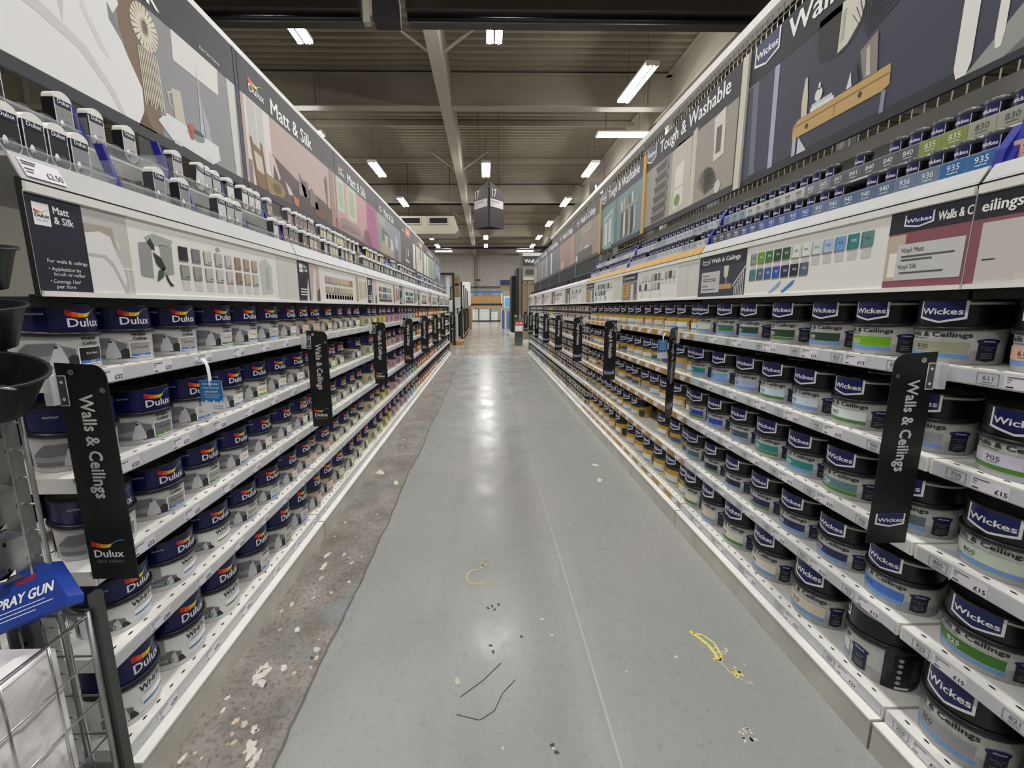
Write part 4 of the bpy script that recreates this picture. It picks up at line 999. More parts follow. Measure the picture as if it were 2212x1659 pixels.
def g_bed(q, f, h):      # u = 0 at the panel's first edge
    q.rect(f, .004, .035, 1.12, .475, MC('97979b'), .001); q.rect(f, .58, .035, .72, .475, MC('85705c'), .0012)
    P(q, f, 'f0f0f1', .0014, (.004, .04), (.20, .02), (.61, .035), (.64, .08), (.645, .17), (.60, .25), (.575, .31), (.545, .33), (.59, .40), (.58, .475), (.004, .475))
    P(q, f, 'dcd9d8', .0018, (.004, .20), (.20, .24), (.33, .23), (.45, .19), (.53, .10), (.56, .04), (.54, .04), (.50, .10), (.42, .17), (.3, .2), (.2, .205), (.004, .17))
    P(q, f, 'd5d4d6', .0018, (.39, .47), (.40, .30), (.385, .22), (.375, .30), (.38, .47)); P(q, f, 'e2e2e4', .0018, (.44, .42), (.47, .30), (.53, .20), (.50, .21), (.45, .30))
    P(q, f, '8c8c8e', .002, (.545, .33), (.545, .38), (.565, .35), (.60, .27)); P(q, f, '6a5546', .0016, (.61, .035), (.645, .10), (.66, .06), (.69, .035))
    for i in range(22):
        a = 2*PI*i/22; ca, sa = math.cos(a), math.sin(a)
        q.poly(f, [(.69+.012*ca-.003*sa, .395+.02*sa+.004*ca), (.69+.058*ca-.006*sa, .395+.075*sa+.008*ca), (.69+.058*ca+.006*sa, .395+.075*sa-.008*ca), (.69+.012*ca+.003*sa, .395+.02*sa-.004*ca)], MC('e4dec9'), .002)
    for i in range(11): q.poly(f, [(.648+.008*i, .335-.004*abs(5-i)), (.653+.008*i, .335-.004*abs(5-i)), (.655+.0085*i, .12+.006*((i*7) % 5)), (.65+.0085*i, .12+.006*((i*7) % 5))], MC('ded8c6'), .0022)
    P(q, f, 'e9e7e4', .0016, (.815, .36), (.82, .475), (1.09, .475), (1.08, .36))
    P(q, f, 'cfc9b6', .002, (.79, .115), (.785, .245), (.835, .255), (.845, .12)); q.poly(f, [(.785, .235), (.762, .22), (.766, .175), (.783, .16), (.783, .17), (.772, .18), (.770, .215), (.785, .225)], MC('cfc9b6'), .002)
    q.poly(f, [(.93, .1), (.955, .1), (.952, .25), (.945, .42), (.940, .25)], MC('c3c8cd'), .002); q.poly(f, [(.965, .1), (1.0, .12), (.99, .2), (.952, .28)], MC('b4babf'), .0018)
    P(q, f, 'e6e8ea', .0022, (.70, .09), (.745, .135), (1.04, .125), (1.045, .065), (.99, .03), (.76, .045)); q.rect(f, .77, .035, .81, .05, MC('d8dadc'), .0024); q.rect(f, .95, .036, .985, .05, MC('d8dadc'), .0024)
    q.ell(f, .90, .115, .05, .022, MC('8c9598'), .0026); q.ell(f, .90, .13, .05, .01, MC('4a4f50'), .0028); q.ell(f, .875, .135, .016, .016, MC('c4623e'), .003); q.ell(f, .87, .105, .012, .018, MC('b5573a'), .003)
    P(q, f, 'd9dad6', .0016, (1.16, .04), (1.15, .475), (1.21, .475), (1.20, .04)); q.rect(f, 1.222, 0, BW-.004, h, MC('343a52'), .003)
    q.text(f, 'Matt & Silk', .20, .495, .078, LWHITE, .003, width=.57, bold=.02); q.text(f, 'Paint Chic Shadow', .98, .50, .012, LWHITE, .003, width=.13)
def g_living(q, f, h):
    q.rect(f, .004, .035, 1.246, .475, MC('c3aba7'), .001)
    dul(q, f, .085, .515, .145); q.text(f, 'Matt & Silk', .29, .495, .085, LWHITE, .003, width=.54, bold=.02)
    q.rect(f, .03, .04, .27, .475, MC('e6dedb'), .0014); q.rect(f, .055, .10, .20, .475, MC('c9cbc4'), .0018); q.rect(f, .125, .10, .135, .475, MC('e6dedb'), .002); q.rect(f, .03, .04, .06, .16, MC('8f7a80'), .002)
    P(q, f, '5d4a47', .0016, (.27, .04), (.27, .27), (.56, .215), (.70, .205), (.98, .19), (1.13, .16), (1.246, .12), (1.246, .04))
    P(q, f, '4a3a38', .002, (.48, .04), (.50, .15), (.75, .17), (1.0, .15), (1.05, .05))
    for a, w in ((.055, .02), (.15, .02)): P(q, f, '7d5535', .0026, (a, .285), (a+w, .28), (a+w+.035, .04), (a+.03, .04))
    P(q, f, '8a6140', .0024, (.07, .26), (.16, .24), (.165, .21), (.075, .225)); P(q, f, '8a6140', .0024, (.085, .13), (.19, .115), (.215, .04), (.10, .04)); P(q, f, 'd8c9b8', .0022, (.075, .22), (.16, .205), (.17, .125), (.085, .135))
    P(q, f, '9b8352', .0022, (.19, .14), (.34, .13), (.40, .09), (.36, .045), (.22, .045)); q.ell(f, .30, .085, .05, .028, MC('6b5730'), .0026)
    P(q, f, 'd9d2ce', .0024, (.40, .16), (.46, .135), (.50, .10), (.44, .09)); P(q, f, 'd9c8ba', .0024, (.24, .27), (.29, .26), (.35, .16), (.33, .14), (.28, .22), (.27, .15), (.25, .15))
    P(q, f, 'a08e8d', .0026, (.58, .13), (.585, .2), (.63, .22), (.68, .2), (.70, .14)); P(q, f, '6b6a78', .0026, (.60, .27), (.64, .24), (.72, .245), (.73, .14), (.66, .13), (.63, .19)); P(q, f, '84706c', .0028, (.74, .10), (.74, .20), (.78, .225), (.86, .18), (.88, .10))
    P(q, f, 'b97d4d', .003, (.50, .05), (.49, .10), (.57, .095), (.56, .04)); P(q, f, '6e4630', .0028, (.82, .05), (.83, .15), (1.0, .125), (1.0, .04)); P(q, f, '6a5b58', .0022, (1.02, .35), (1.06, .14), (1.08, .35), (1.06, .4))
    P(q, f, 'a58675', .0024, (1.13, .04), (1.13, .475), (1.215, .475), (1.22, .04))
def g_pink(q, f, h):
    q.rect(f, .004, .035, 1.246, .475, MC('cf9aa0'), .001); dul(q, f, .09, .51, .14); q.text(f, 'Matt & Silk', .30, .495, .085, LWHITE, .003, width=.54, bold=.02)
    q.rect(f, .03, .2, .20, .475, MC('c3d5c2'), .0014); q.rect(f, .06, .24, .17, .44, MC('a9c2ac'), .0016); q.rect(f, .23, .16, .27, .475, MC('d9b7b0'), .0014); q.rect(f, .28, .18, .52, .475, MC('c9d6bd'), .0014); q.rect(f, .32, .22, .46, .44, MC('aebf9c'), .0016)
    q.rect(f, .85, .04, 1.22, .475, MC('b9578f'), .0014); q.rect(f, .90, .30, 1.15, .44, MC('a84b82'), .0016)
    P(q, f, 'a08c84', .002, (.02, .04), (.04, .10), (.10, .15), (.22, .17), (.40, .15), (.55, .16), (.68, .11), (.78, .05)); P(q, f, '8a766e', .0024, (.05, .06), (.15, .11), (.30, .12), (.45, .11), (.6, .09), (.4, .07)); P(q, f, '7a4f58', .0022, (.72, .05), (.74, .16), (.82, .19), (.92, .15), (1.0, .05))
def g_sofa(q, f, h):
    q.rect(f, .004, .035, 1.246, .475, MC('8f959b'), .001); dul(q, f, .1, .51, .14); q.text(f, 'Matt & Silk', .31, .495, .085, LWHITE, .003, width=.52, bold=.02)
    P(q, f, 'a9aaa4', .0012, (.03, .36), (.03, .475), (.4, .475), (.35, .36)); P(q, f, 'b5a58c', .0016, (.12, .04), (.12, .17), (.7, .14), (.72, .04)); P(q, f, 'c9bda8', .002, (.3, .16), (.31, .28), (.48, .27), (.48, .15)); P(q, f, '5d6066', .0018, (.2, .2), (.21, .34), (.55, .3), (.55, .15)); P(q, f, 'e0dcd2', .0022, (.62, .12), (.62, .28), (.72, .25), (.76, .14)); P(q, f, '6a6d74', .0022, (.85, .05), (.86, .22), (1.0, .18), (1.05, .05)); P(q, f, 'b8bcc2', .0024, (.85, .2), (.86, .36), (1.04, .33), (1.02, .18))
def g_plain(bg, accents, txt=None, kind='d'):
    def dr(q, f, h):
        if kind == 'd': dul(q, f, .12, .52, .13)
        elif kind == 'o': q.rect(f, .34, .50, .70, .62, MC('e0935a'), .003); q.text(f, 'Dulux', .1, .52, .04, LWHITE, .003, width=.16, bold=.02); q.rect(f, .40, .55, .64, .565, LWHITE, .004)
        else: pennant(q, f, .06, .52, .15, .10, .003)
        if txt: q.text(f, txt, .28, .525, .078, LWHITE, .003, width=.74, bold=.03)
        for (u0, v0, u1, v1, c_) in accents: q.rect(f, u0, v0, u1, v1, MC(c_), .002+.0002*accents.index((u0, v0, u1, v1, c_)))
    return dr
header(-1, 0, '97979b', '3d3d43', g_bed, 'picture sign with white bed and wool wall hanging above first trolley-side bay')
header(-1, 1, 'c3aba7', '38383d', g_living, 'Matt and Silk sign with pink wall, wooden chair and brown sofa')
header(-1, 2, 'cf9aa0', '37373c', g_pink, 'Matt and Silk sign with pink wall, green door panels and fur throw')
header(-1, 3, '8f959b', '3b3c42', g_sofa, 'Matt and Silk sign with cream sofa against a blue grey wall')
header(-1, 4, '54494f', '4a474c', g_plain('', [(.12, .30, .9, .33, '6a5e64'), (.30, .10, .62, .13, 'e6dede'), (.36, .13, .39, .30, 'cfc4c4'), (.95, .05, 1.15, .47, 'eeeaea'), (.5, .2, .56, .3, 'e0dcdc')], None, 'o'), 'purple brown bathroom picture sign with orange label and copper edge', 'c98d68')
header(-1, 5, 'd9d9cf', '45464a', g_plain('', [(.20, .15, .40, .44, 'c9d0b8'), (.42, .28, .50, .45, '44484a'), (.70, .05, .85, .46, '7d838a'), (.95, .05, 1.15, .46, 'e9e9e6')], None, 'o'), 'white and green picture sign with orange label and brown edge', '9a7a50')
header(-1, 6, 'a9b5a4', '4c4d50', g_plain('', [(.05, .05, .22, .46, 'e8e8e4'), (.5, .08, .9, .42, '9cab94')], 'Kitchens', 'd'), 'sage green kitchen picture sign above the black and orange tins')
header(-1, 7, '8a94a8', '5a5b60', g_plain('', [(.3, .2, .8, .42, 'a9b6cf'), (.85, .08, 1.0, .3, 'd9d9d9'), (.2, .06, .9, .12, '6a6a6a')], None, 'd'), 'blue grey picture sign at the cross aisle end, trolley side')
def g_navy(q, f, h):
    q.rect(f, .004, .02, 1.246, .50, MC('3f4152'), .001)
    pennant(q, f, .055, .52, .165, .115, .003); q.text(f, 'Walls & Ceilings', .27, .535, .085, LWHITE, .003, width=.80, bold=.02)
    P(q, f, '6f7488', .0014, (.004, .03), (.004, .47), (.10, .47), (.12, .03)); P(q, f, '4b4e63', .0018, (.02, .03), (.02, .46), (.06, .46), (.08, .03)); P(q, f, 'aab2cc', .002, (.215, .03), (.205, .47), (.235, .47), (.245, .03))
    cx = .56
    q.poly(f, [(.44, .50), (.44, .40), (.46, .345), (.50, .325), (.56, .32), (.61, .345), (.64, .40), (.66, .50)], MC('2c2a2e'), .0016)
    q.poly(f, [(.54, .50), (.54, .33), (.58, .34), (.625, .39), (.645, .50)], MC('d9d6c8'), .002)
    for i in range(9): q.poly(f, [(.54, .36+.012*i), (.56, .368+.012*i), (.562, .373+.012*i)], MC('3c4638'), .0024)
    for i in range(14):
        a = .3+2.2*i/14; q.poly(f, [(.66, .31), (.66+.10*math.cos(a)+.002, .31+.16*math.sin(a)), (.66+.10*math.cos(a)-.003, .31+.16*math.sin(a)+.004)], MC('23262a'), .0026)
    P(q, f, 'c9a66b', .0026, (.355, .10), (.355, .15), (.38, .17), (.76, .175), (.765, .11), (.74, .10)); q.rect(f, .36, .145, .765, .150, MC('9a7a45'), .003); q.rect(f, .555, .105, .558, .148, MC('9a7a45'), .003)
    q.ell(f, .43, .125, .008, .010, MC('4a3a22'), .0032); q.ell(f, .66, .13, .008, .010, MC('4a3a22'), .0032)
    q.rect(f, .36, .03, .38, .10, MC('b9bccb'), .0028); P(q, f, 'cfd2dc', .0028, (.39, .03), (.39, .10), (.44, .03)); q.rect(f, .74, .03, .755, .10, MC('8f92a0'), .0028)
    P(q, f, 'd9cbb6', .0032, (.395, .17), (.39, .24), (.398, .32), (.408, .32), (.42, .24), (.425, .17)); q.rect(f, .44, .17, .55, .185, MC('e6e6ea'), .0032); q.rect(f, .445, .185, .54, .198, MC('d2d4da'), .0032); q.ell(f, .475, .222, .018, .024, MC('e9e7e2'), .0034); q.rect(f, .470, .24, .48, .265, MC('e9e7e2'), .0034)
    P(q, f, '8f8780', .0034, (.665, .175), (.64, .28), (.70, .31), (.715, .175)); P(q, f, 'c9c4bd', .0036, (.675, .18), (.665, .27), (.675, .28), (.69, .18)); P(q, f, '33353d', .0036, (.62, .175), (.625, .22), (.632, .25), (.64, .22), (.65, .175)); P(q, f, 'e2e2e6', .0038, (.60, .175), (.612, .23), (.622, .175))
    P(q, f, '9ba29c', .0018, (.98, .02), (1.246, .30), (1.246, .02)); P(q, f, '6d756f', .002, (1.06, .02), (1.246, .14), (1.246, .02))
    for i in range(4):
        u = .97+i*.075; w = .02 if i == 0 else .010
        q.poly(f, [(u-w*.6, .02+.03*i), (u-w, .05+.03*i), (u-w, .33+.03*i), (u-w*1.5, .36+.03*i), (u-w*.8, .40+.03*i), (u-w, .49), (u+w, .49), (u+w*.8, .40+.03*i), (u+w*1.5, .36+.03*i), (u+w, .33+.03*i), (u+w, .05+.03*i), (u+w*.6, .02+.03*i)], MC('efede8'), .0024)
def g_stairs(q, f, h):
    q.rect(f, .004, .02, 1.20, .50, MC('a49d94'), .001); q.rect(f, 1.20, 0, 1.246, h, MC('2b2b2f'), .0018)
    pennant(q, f, .03, .52, .17, .125, .003); q.text(f, 'Tough & Washable', .26, .535, .085, LWHITE, .003, width=.86, bold=.02)
    P(q, f, '86827c', .0014, (.15, .03), (.25, .46), (.44, .47), (.40, .03))
    for i in range(6): P(q, f, '504e4e', .0018, (.165+.012*i, .05+.07*i), (.385-.0*i, .06+.07*i), (.39, .105+.07*i), (.175+.012*i, .095+.07*i)); q.rect(f, .155+.012*i, .08+.07*i, .17+.012*i, .10+.07*i, MC('1f1f20'), .0022)
    for i in range(5): q.rect(f, .395+.005*i, .10+.07*i, .408+.005*i, .13+.07*i, MC('1f1f20'), .0022)
    P(q, f, 'c9c2b8', .0016, (.47, .04), (.48, .46), (.56, .49), (.74, .48), (.74, .04)); P(q, f, 'e4e3dc', .002, (.53, .06), (.535, .33), (.65, .37), (.655, .08)); q.rect(f, .53, .20, .655, .206, MC('bdb8ae'), .0024); q.ell(f, .58, .12, .04, .04, MC('7f9157'), .0024)
    P(q, f, 'cfcac0', .0018, (.74, .04), (.75, .49), (.80, .5), (.80, .04)); P(q, f, 'e0dcd4', .0022, (1.0, .22), (.985, .46), (1.09, .48), (1.10, .235)); q.rect(f, 1.015, .26, 1.065, .40, MC('6a665f'), .0026)
    for i in range(16):
        a = .2+2.7*i/16; q.poly(f, [(.93, .06), (.93+.12*math.cos(a)+.006, .06+.15*math.sin(a)), (.93+.12*math.cos(a)-.006, .06+.15*math.sin(a)+.006)], MC('2b3328'), .0028)
    q.ell(f, 1.06, .07, .03, .035, MC('d9d6cf'), .003)
def g_teal(q, f, h):
    q.rect(f, .004, .02, 1.20, .50, MC('6f8c92'), .001); q.rect(f, .5, .02, .58, .5, MC('5d7a82'), .0012); q.rect(f, 1.20, 0, 1.246, h, MC('24262a'), .0018)
    pennant(q, f, .03, .52, .17, .125, .003); q.text(f, 'Tough & Washable', .26, .535, .085, LWHITE, .003, width=.86, bold=.02)
    P(q, f, 'b9c4c4', .0016, (.12, .02), (.13, .36), (.44, .41), (.46, .02)); P(q, f, '89a0a4', .002, (.15, .02), (.16, .33), (.42, .38), (.43, .02)); q.rect(f, .18, .06, .26, .30, MC('d9dccb'), .0024); q.rect(f, .31, .08, .39, .32, MC('cfd6cc'), .0024); q.rect(f, .03, .04, .07, .28, MC('3c4d58'), .002)
    q.rect(f, .64, .30, 1.12, .33, MC('a49a8a'), .002)
    for i, c_ in enumerate(('e6dfcf', 'cdb98f', '8a9298', '5b5148', 'd9d4c8')): q.rect(f, .68+.07*i, .33, .72+.07*i, .40+.015*(i % 3), MC(c_), .0022)
    for i, c_ in enumerate(('39424a', 'd8d0c4', '55483c', '9fa7ab', '22262c', 'c2b49c')): q.poly(f, [(.70+.065*i, .29), (.74+.065*i, .29), (.755+.065*i, .06+.02*(i % 3)), (.69+.065*i, .05)], MC(c_), .0024)
header(1, 0, '3f4152', '2d2d33', g_navy, 'Walls and Ceilings sign with navy hallway, wooden console and white banisters')
header(1, 1, 'a49d94', '36353a', g_stairs, 'Tough and Washable sign with grey staircase and houseplant')
header(1, 2, '6f8c92', '33363b', g_teal, 'Tough and Washable sign with teal wall and coat rack')
WC = 'Walls & Ceilings'
header(1, 3, '9c8f86', '46464a', g_plain('', [(.05, .04, .3, .47, '87837f'), (.3, .35, .9, .47, 'a89b8f'), (.1, .04, .9, .16, '5d5c5c'), (.3, .16, .33, .26, 'e6e0d6'), (.55, .16, .75, .19, 'd9d2c6'), (.06, .04, .14, .12, 'e9e4dc')], WC, 'w'), 'Walls and Ceilings sign with taupe wall and grey worktop')
header(1, 4, '9f837a', '4a494d', g_plain('', [(.15, .04, .4, .16, 'c9aa9c'), (.9, .04, 1.2, .47, 'a98e85')], WC, 'w'), 'Walls and Ceilings sign with plain dusty pink wall')
header(1, 5, '6d7577', '4d4f52', g_plain('', [(.25, .04, .55, .47, '828a8b'), (.32, .06, .42, .46, 'e6e8d8')], WC, 'w'), 'Walls and Ceilings sign with grey wall and bright window')
header(1, 6, '85888a', '54565a', g_plain('', [(.2, .06, .5, .46, '9aa0a3'), (.9, .05, .98, .47, 'dcdcda')], WC, 'w'), 'Walls and Ceilings sign with pale grey panelled wall')
header(1, 7, '9c9a98', '5c5d60', g_plain('', [(.2, .05, .6, .4, 'b9b7b4'), (.7, .05, .9, .46, '77777a')], WC, 'w'), 'grey picture sign at the cross aisle end, numbered side')
for k, c_ in ((1, 'd9d2c2'), (2, 'cfa659'), (3, 'cfa659')):   # edge strips between the numbered-side signs
    y = 2.14+BW*(k-1); b = MB(); b.box(1.322, 1.334, y-.022, y+.022, 1.98, 2.6 if k > 1 else 2.615, MC(c_)); tag(ob('sign_edge_strip', b), '%s edge strip between picture signs, %s' % ('cream' if k == 1 else 'yellow', {1: 'navy hallway and staircase', 2: 'staircase and teal wall', 3: 'teal wall and taupe wall'}[k]), 'edge strip', 'edge strips between signs')
for k in range(3, 8):
    y = 2.14+BW*(k-1); b = MB(); b.box(1.345, 1.355, y+.02, y+BW-.02, 1.707, 1.975, MC('15171b')); b.box(1.34, 1.36, y-.018, y+.018, 1.707, 1.975, GALV)
    tag(ob('infill_panel', b), 'black infill panel under the sign, %s' % bayname(1, k), 'panel', 'black infill panels')

# ------------------------------------------------------------------ sample bottles in clear racks, trolley side
TZ = ((1.848, -.150), (1.722, -.070))    # tray height and tray front (bay-local x)
def tester(b, parts, body, lab, seg=8):
    """flat bottle with a white cap and a long round-ended white label hanging in front; faces +x"""
    bd, cp, lb = parts
    w, d, h = .0235, .016, .088
    bd.box(-d*2, 0, -w, w, .002, h, M(body, .3)); bd.box(-d*2+.003, -.003, -w+.003, w-.003, h, h+.004, M(body, .3))
    pr = [(-w, h+.003)]+[(w*math.cos(a)*-1, h+.004+.020*math.sin(a)) for a in [PI*i/seg for i in range(seg+1)]]+[(w, h+.003)]
    cp.prism([(-d*2+.002, y, z) for y, z in pr], (d*2+.001, 0, 0), WHITE)
    f = plane((.0008, 0, 0), (0, 1, 0), (0, 0, 1))
    def pill(g, e, z1, mat, n):
        r = w-e
        g.poly(f, [(r*math.cos(a), .022-.022+r+e+ r*math.sin(a)) for a in [PI+PI*i/10 for i in range(11)]]+[(r, z1-.006), (r-.004, z1), (-r+.004, z1), (-r, z1-.006)], mat, n)
    pill(lb, 0, h+.016, LWHITE, .0008); pill(lb, .0022, h-.014, M(lab, .45), .0014)
    lb.poly(f, [(-.0208, h-.016), (.0208, h-.016), (.0208, h+.009), (-.0208, h+.009)], NAVY, .0018)
    if seg > 4: lb.text(f, 'Dulux', -.016, h-.009, .0105, LWHITE, .0024, width=.032, bold=.02)
    lb.ell(f, -.010, .026, .0055, .012, LWHITE, .002, 10); lb.ell(f, -.009, .016, .004, .006, INK, .0024, 8); lb.rect(f, -.002, .036, .013, .0375, INKG, .002)
TCOL = {0: ['17181a', '8d8f92', 'b9b9ba', 'd6d6d4', 'e3e1dc'], 1: ['b39a86', '8f7a68', 'cfc4ae', 'dfd3b8', 'b9a36a'], 2: ['d9d0b8', 'c9b6a0', 'd8b64e', 'e6dcc6', 'c9c6b4']}
def tester_mesh(body, lab, lod):
    k = ('te', body, lab, lod)
    if k not in PM:
        p = [MB(), MB(), MB()]
        tester(None, p, body, lab, 8 if lod == 0 else 4)
        if lod:
            p[0].join(p[1]); p[0].join(p[2]); PM[k] = (p[0].mesh('sample_bottle'),)
        else: PM[k] = (p[0].mesh('sample_bottle'), p[1].mesh('bottle_cap'), p[2].mesh('bottle_label'))
    return PM[k]
rt_ = random.Random(8)
for k in range(8):
    for t, (z, fx) in enumerate(TZ):
        x0 = LX+fx; y0 = L0+BW*k
        r = bpy.data.objects.new('sample_rack', None); C.objects.link(r); r.location = (x0, y0, z)
        tag(r, 'clear %s sample rack with blue dividers, %s' % (('upper', 'lower')[t], bayname(-1, k)), 'rack', 'clear sample racks')
        b = MB(); 
        for i in range(4):
            ya, yb = .02+i*.308, .02+i*.308+.285
            b.box(.003, .006, ya, yb, -.004, .026, CLEAR); b.box(-.12, .006, ya, yb, -.004, -.001, CLEAR); b.box(-.12, .004, ya, ya+.002, -.004, .075, CLEAR); b.box(-.12, .004, yb-.002, yb, -.004, .075, CLEAR)
            b.box(-.003, .007, ya, yb, .024, .027, M('dfe5e8', .1, alpha=.4))
            for m_ in range(5): b.ell(plane((.0066, ya+.03+m_*.056, .024), (0, 1, 0), (0, 0, 1)), 0, 0, .018, .010, M('b9c2c6', .1, alpha=.2), 0, 10)
        ob('clear_tray', b, r); b = MB()
        for i in range(4):
            yd = .006+i*.308; b.prism([(-.03, yd, .125), (-.055, yd, .125), (-.02, yd, -.004), (.005, yd, -.004)], (0, .010, 0), BLUEPL)
        b.box(-.125, -.12, .0, BW, -.004, .05, M('1a2160', .4)); ob('blue_divider', b, r)
        if t == 0:
            b = MB(); b.box(-.13, .0, 0, BW, -.012, -.005, SHELF)
            for yy in (.02, .62, 1.2): b.box(-.125, -.11, yy, yy+.012, -.130, -.012, GALV)
            ob('rack_shelf', b, r)
        n_ = 0
        cols = TCOL.get(min(k, 2))
        for i in range(4):
            for m_ in range(5):
                if rt_.random() < (.32 if k < 3 else .42): continue
                y = y0+.02+i*.308+.035+m_*.054
                body = rt_.choice(['17181b', '3c3d42', '55575c']) if k < 3 else rt_.choice(['232529', '3a3c40', '4a4c50'])
                lab = cols[min(4, i+rt_.randint(0, 1))] if k < 3 else rt_.choice(['c9c9c6', 'b9bfc6', 'd9d3c4', '8f9aa6', 'c9b8b0'])
                me = tester_mesh(body, lab, 0 if k < 2 else 1)
                o = ob('sample_bottle', me[0], None, (x0-.002, y, z+.001), 0)
                if rt_.random() < .15: o.rotation_euler = (rt_.choice((-.22, .2)), 0, 0); o.location.z += .004
                if len(me) > 1: ob('bottle_cap', me[1], o); ob('bottle_label', me[2], o)
                tag(o, 'white-capped sample bottle, %s in %s rack, %s' % (ORD[n_], ('upper', 'lower')[t], bayname(-1, k)), 'sample bottle', 'white-capped sample bottles'); n_ += 1
# ledge price ticket at the first rack
b = MB(); f = plane((LX-.004, .935, 1.664), (0, 1, 0), (-.42, 0, .9)); b.rect(f, 0, 0, .085, .045, TICKET, .002); b.text(f, '\u00a32.50', .045, .008, .015, INK, .003, width=.036)
for v, w in ((.036, .03), (.030, .026), (.018, .018), (.010, .014)): b.rect(f, .004, v, .004+w, v+.003, INKG, .003)
tag(ob('price_ticket', b), 'price ticket reading 2.50 on the ledge under the first sample rack', 'ticket')

# ------------------------------------------------------------------ numbered sample pots
NU = ['830', '830', '835', '835', '840', '840', '840', '841', '841', '845', '845', '900', '900', '905', '905', '906', '906', '910', '910', '915']
NL = ['935', '935', '936', '936', '940', '940', '940', '941', '941', '950', '950', '955', '955', '955', '960', '960', '965', '965', '970', '970']
NC = {'830': 'a9aa98', '835': '8d9a50', '840': '5d6064', '841': '666a70', '845': '7f8790', '900': 'cfcfca', '905': 'c6c8c8', '906': 'd2d2d0', '910': '9fb0bd', '915': '8fa3b5', '935': '2f6fa6', '936': '6f8299', '940': '5d7390', '941': '6a7f9c', '950': '4d66a6', '955': '4a5f9c', '960': '44578f', '965': '55606f', '970': '4a525e'}
POT = MB(); POT.lathe([(0, 0), (.020, 0), (.0225, .070), (.0228, .078)], M('15161a', .3), 16); 
POTL = MB(); POTL.lathe([(.0240, .076), (.0252, .077), (.0252, .088), (.022, .091), (.019, .088), (0, .088)], M('4a4d50', .3), 16)
POTP = MB(); f = cyl(.0227); POTP.rect(f, -.019, .044, .019, .076, LWHITE, .0012, 5); POTP.rect(f, -.0175, .046, .0175, .076, PENTB, .0018, 5); POTP.text(f, 'Wickes', -.015, .055, .010, LWHITE, .0022, width=.030, bold=.02)
PMs = (POT.mesh('sample_pot'), POTL.mesh('pot_lid'), POTP.mesh('pot_label'))
q = MB(); q.join(POT); q.join(POTL); q.join(POTP); PJ = q.mesh('sample_pot')
GLASS = M('c9d2d6', .1, alpha=.35)
for k in range(-1, 3):
    for t, (z, xx, nums) in enumerate(((1.816, 1.325, NU), (1.712, 1.265, NL))):
        y1 = R0+BW*(k+1)
        # rack k = 0 starts at the blue end plate near the viewer
        r = bpy.data.objects.new('numbered_rack', None); C.objects.link(r); r.location = (xx, y1, z); r.rotation_euler = (0, 0, PI)
        tag(r, '%s numbered sample rack strip, %s' % (('upper', 'lower')[t], bayname(1, k)), 'rack', 'numbered sample racks')
        f = plane((0, 0, 0), (0, 1, 0), (0, 0, 1)); b = MB(); b.box(-.06, -.001, .012, BW-.012, -.005, .0, M('8b8f92', .3)); b.box(-.004, 0, .012, BW-.012, -.006, .044, M('b9bcbf', .3)); b.rect(f, .012, -.004, BW-.012, -.0005, LWHITE, .0006)
        ob('rack_rail', b, r); b = MB()
        cw = (BW-.03)/20
        for i in range(20):
            num = nums[19-i] if k <= 0 else ['10', '12', '15', '20'][i % 4]
            c_ = NC.get(num, ('c9ccd2' if (i//3+k) % 3 else 'a9b3c0'))
            if k < 0 and t: c_ = 'd9b0a0'
            b.rect(f, .015+i*cw+.0006, .002, .015+(i+1)*cw-.0006, .042, M(c_, .4), .0006)
            if k <= 1: b.text(f, num, .015+(i+.5)*cw, .017, .016, LWHITE if sum(lin(c_)) < 1.1 else INKG, .0012, width=.030, al='c')
            if k <= 0: b.rect(f, .015+i*cw+.018, .010, .015+(i+1)*cw-.018, .012, LWHITE if sum(lin(c_)) < 1.1 else INKG, .0012)
        ob('number_strip', b, r); b = MB()
        for yy in (.0, BW-.010): b.prism([(-.07, yy, .075), (-.02, yy, .085), (.012, yy, .03), (.02, yy, -.012), (-.03, yy, -.012)], (0, .010, 0), BLUEPL)
        b.box(-.10, -.095, 0, BW, -.012, .055, M('1a2160', .4))
        ob('blue_end_plate', b, r)
        b = MB(); b.box(-.30, -.06, .02, BW-.02, -.016, -.008, DARK)
        for yy in (.05, .62, 1.18): b.box(-.25, -.235, yy, yy+.012, -.11 if t == 0 else -.022, -.016, BLACK)
        ob('rack_support', b, r)
        n_ = 0
        for i in range(20):
            if rt_.random() < .10: continue
            p = (xx+.034, y1-.015-(i+.5)*cw, z+.001)
            lb = 'black sample pot, %s in %s numbered rack, %s' % (ORD[n_], ('upper', 'lower')[t], bayname(1, k)); n_ += 1
            if k <= 0:
                o = ob('sample_pot', PMs[0], None, p, PI); ob('pot_lid', PMs[1], o); ob('pot_label', PMs[2], o)
            else: o = ob('sample_pot', PJ, None, p, PI)
            tag(o, lb, 'sample pot', 'black numbered sample pots')
# tall blue end plates between the two first numbered racks
for xx, z0, z1, nm in ((1.25, 1.706, 1.96, 'taller'), (1.255, 1.706, 1.90, 'shorter')):
    y = R0-.025 if nm == 'taller' else R0-.075
    b = MB(); b.prism([(xx, y, z0), (xx+.02, y, z0), (xx+.20, y, z1), (xx+.10, y, z1+.02)], (0, .018, 0), BLUEPL)
    tag(ob('rack_end_plate', b), '%s blue slanted plastic end plate beside the 830 and 935 labels' % nm, 'end plate')
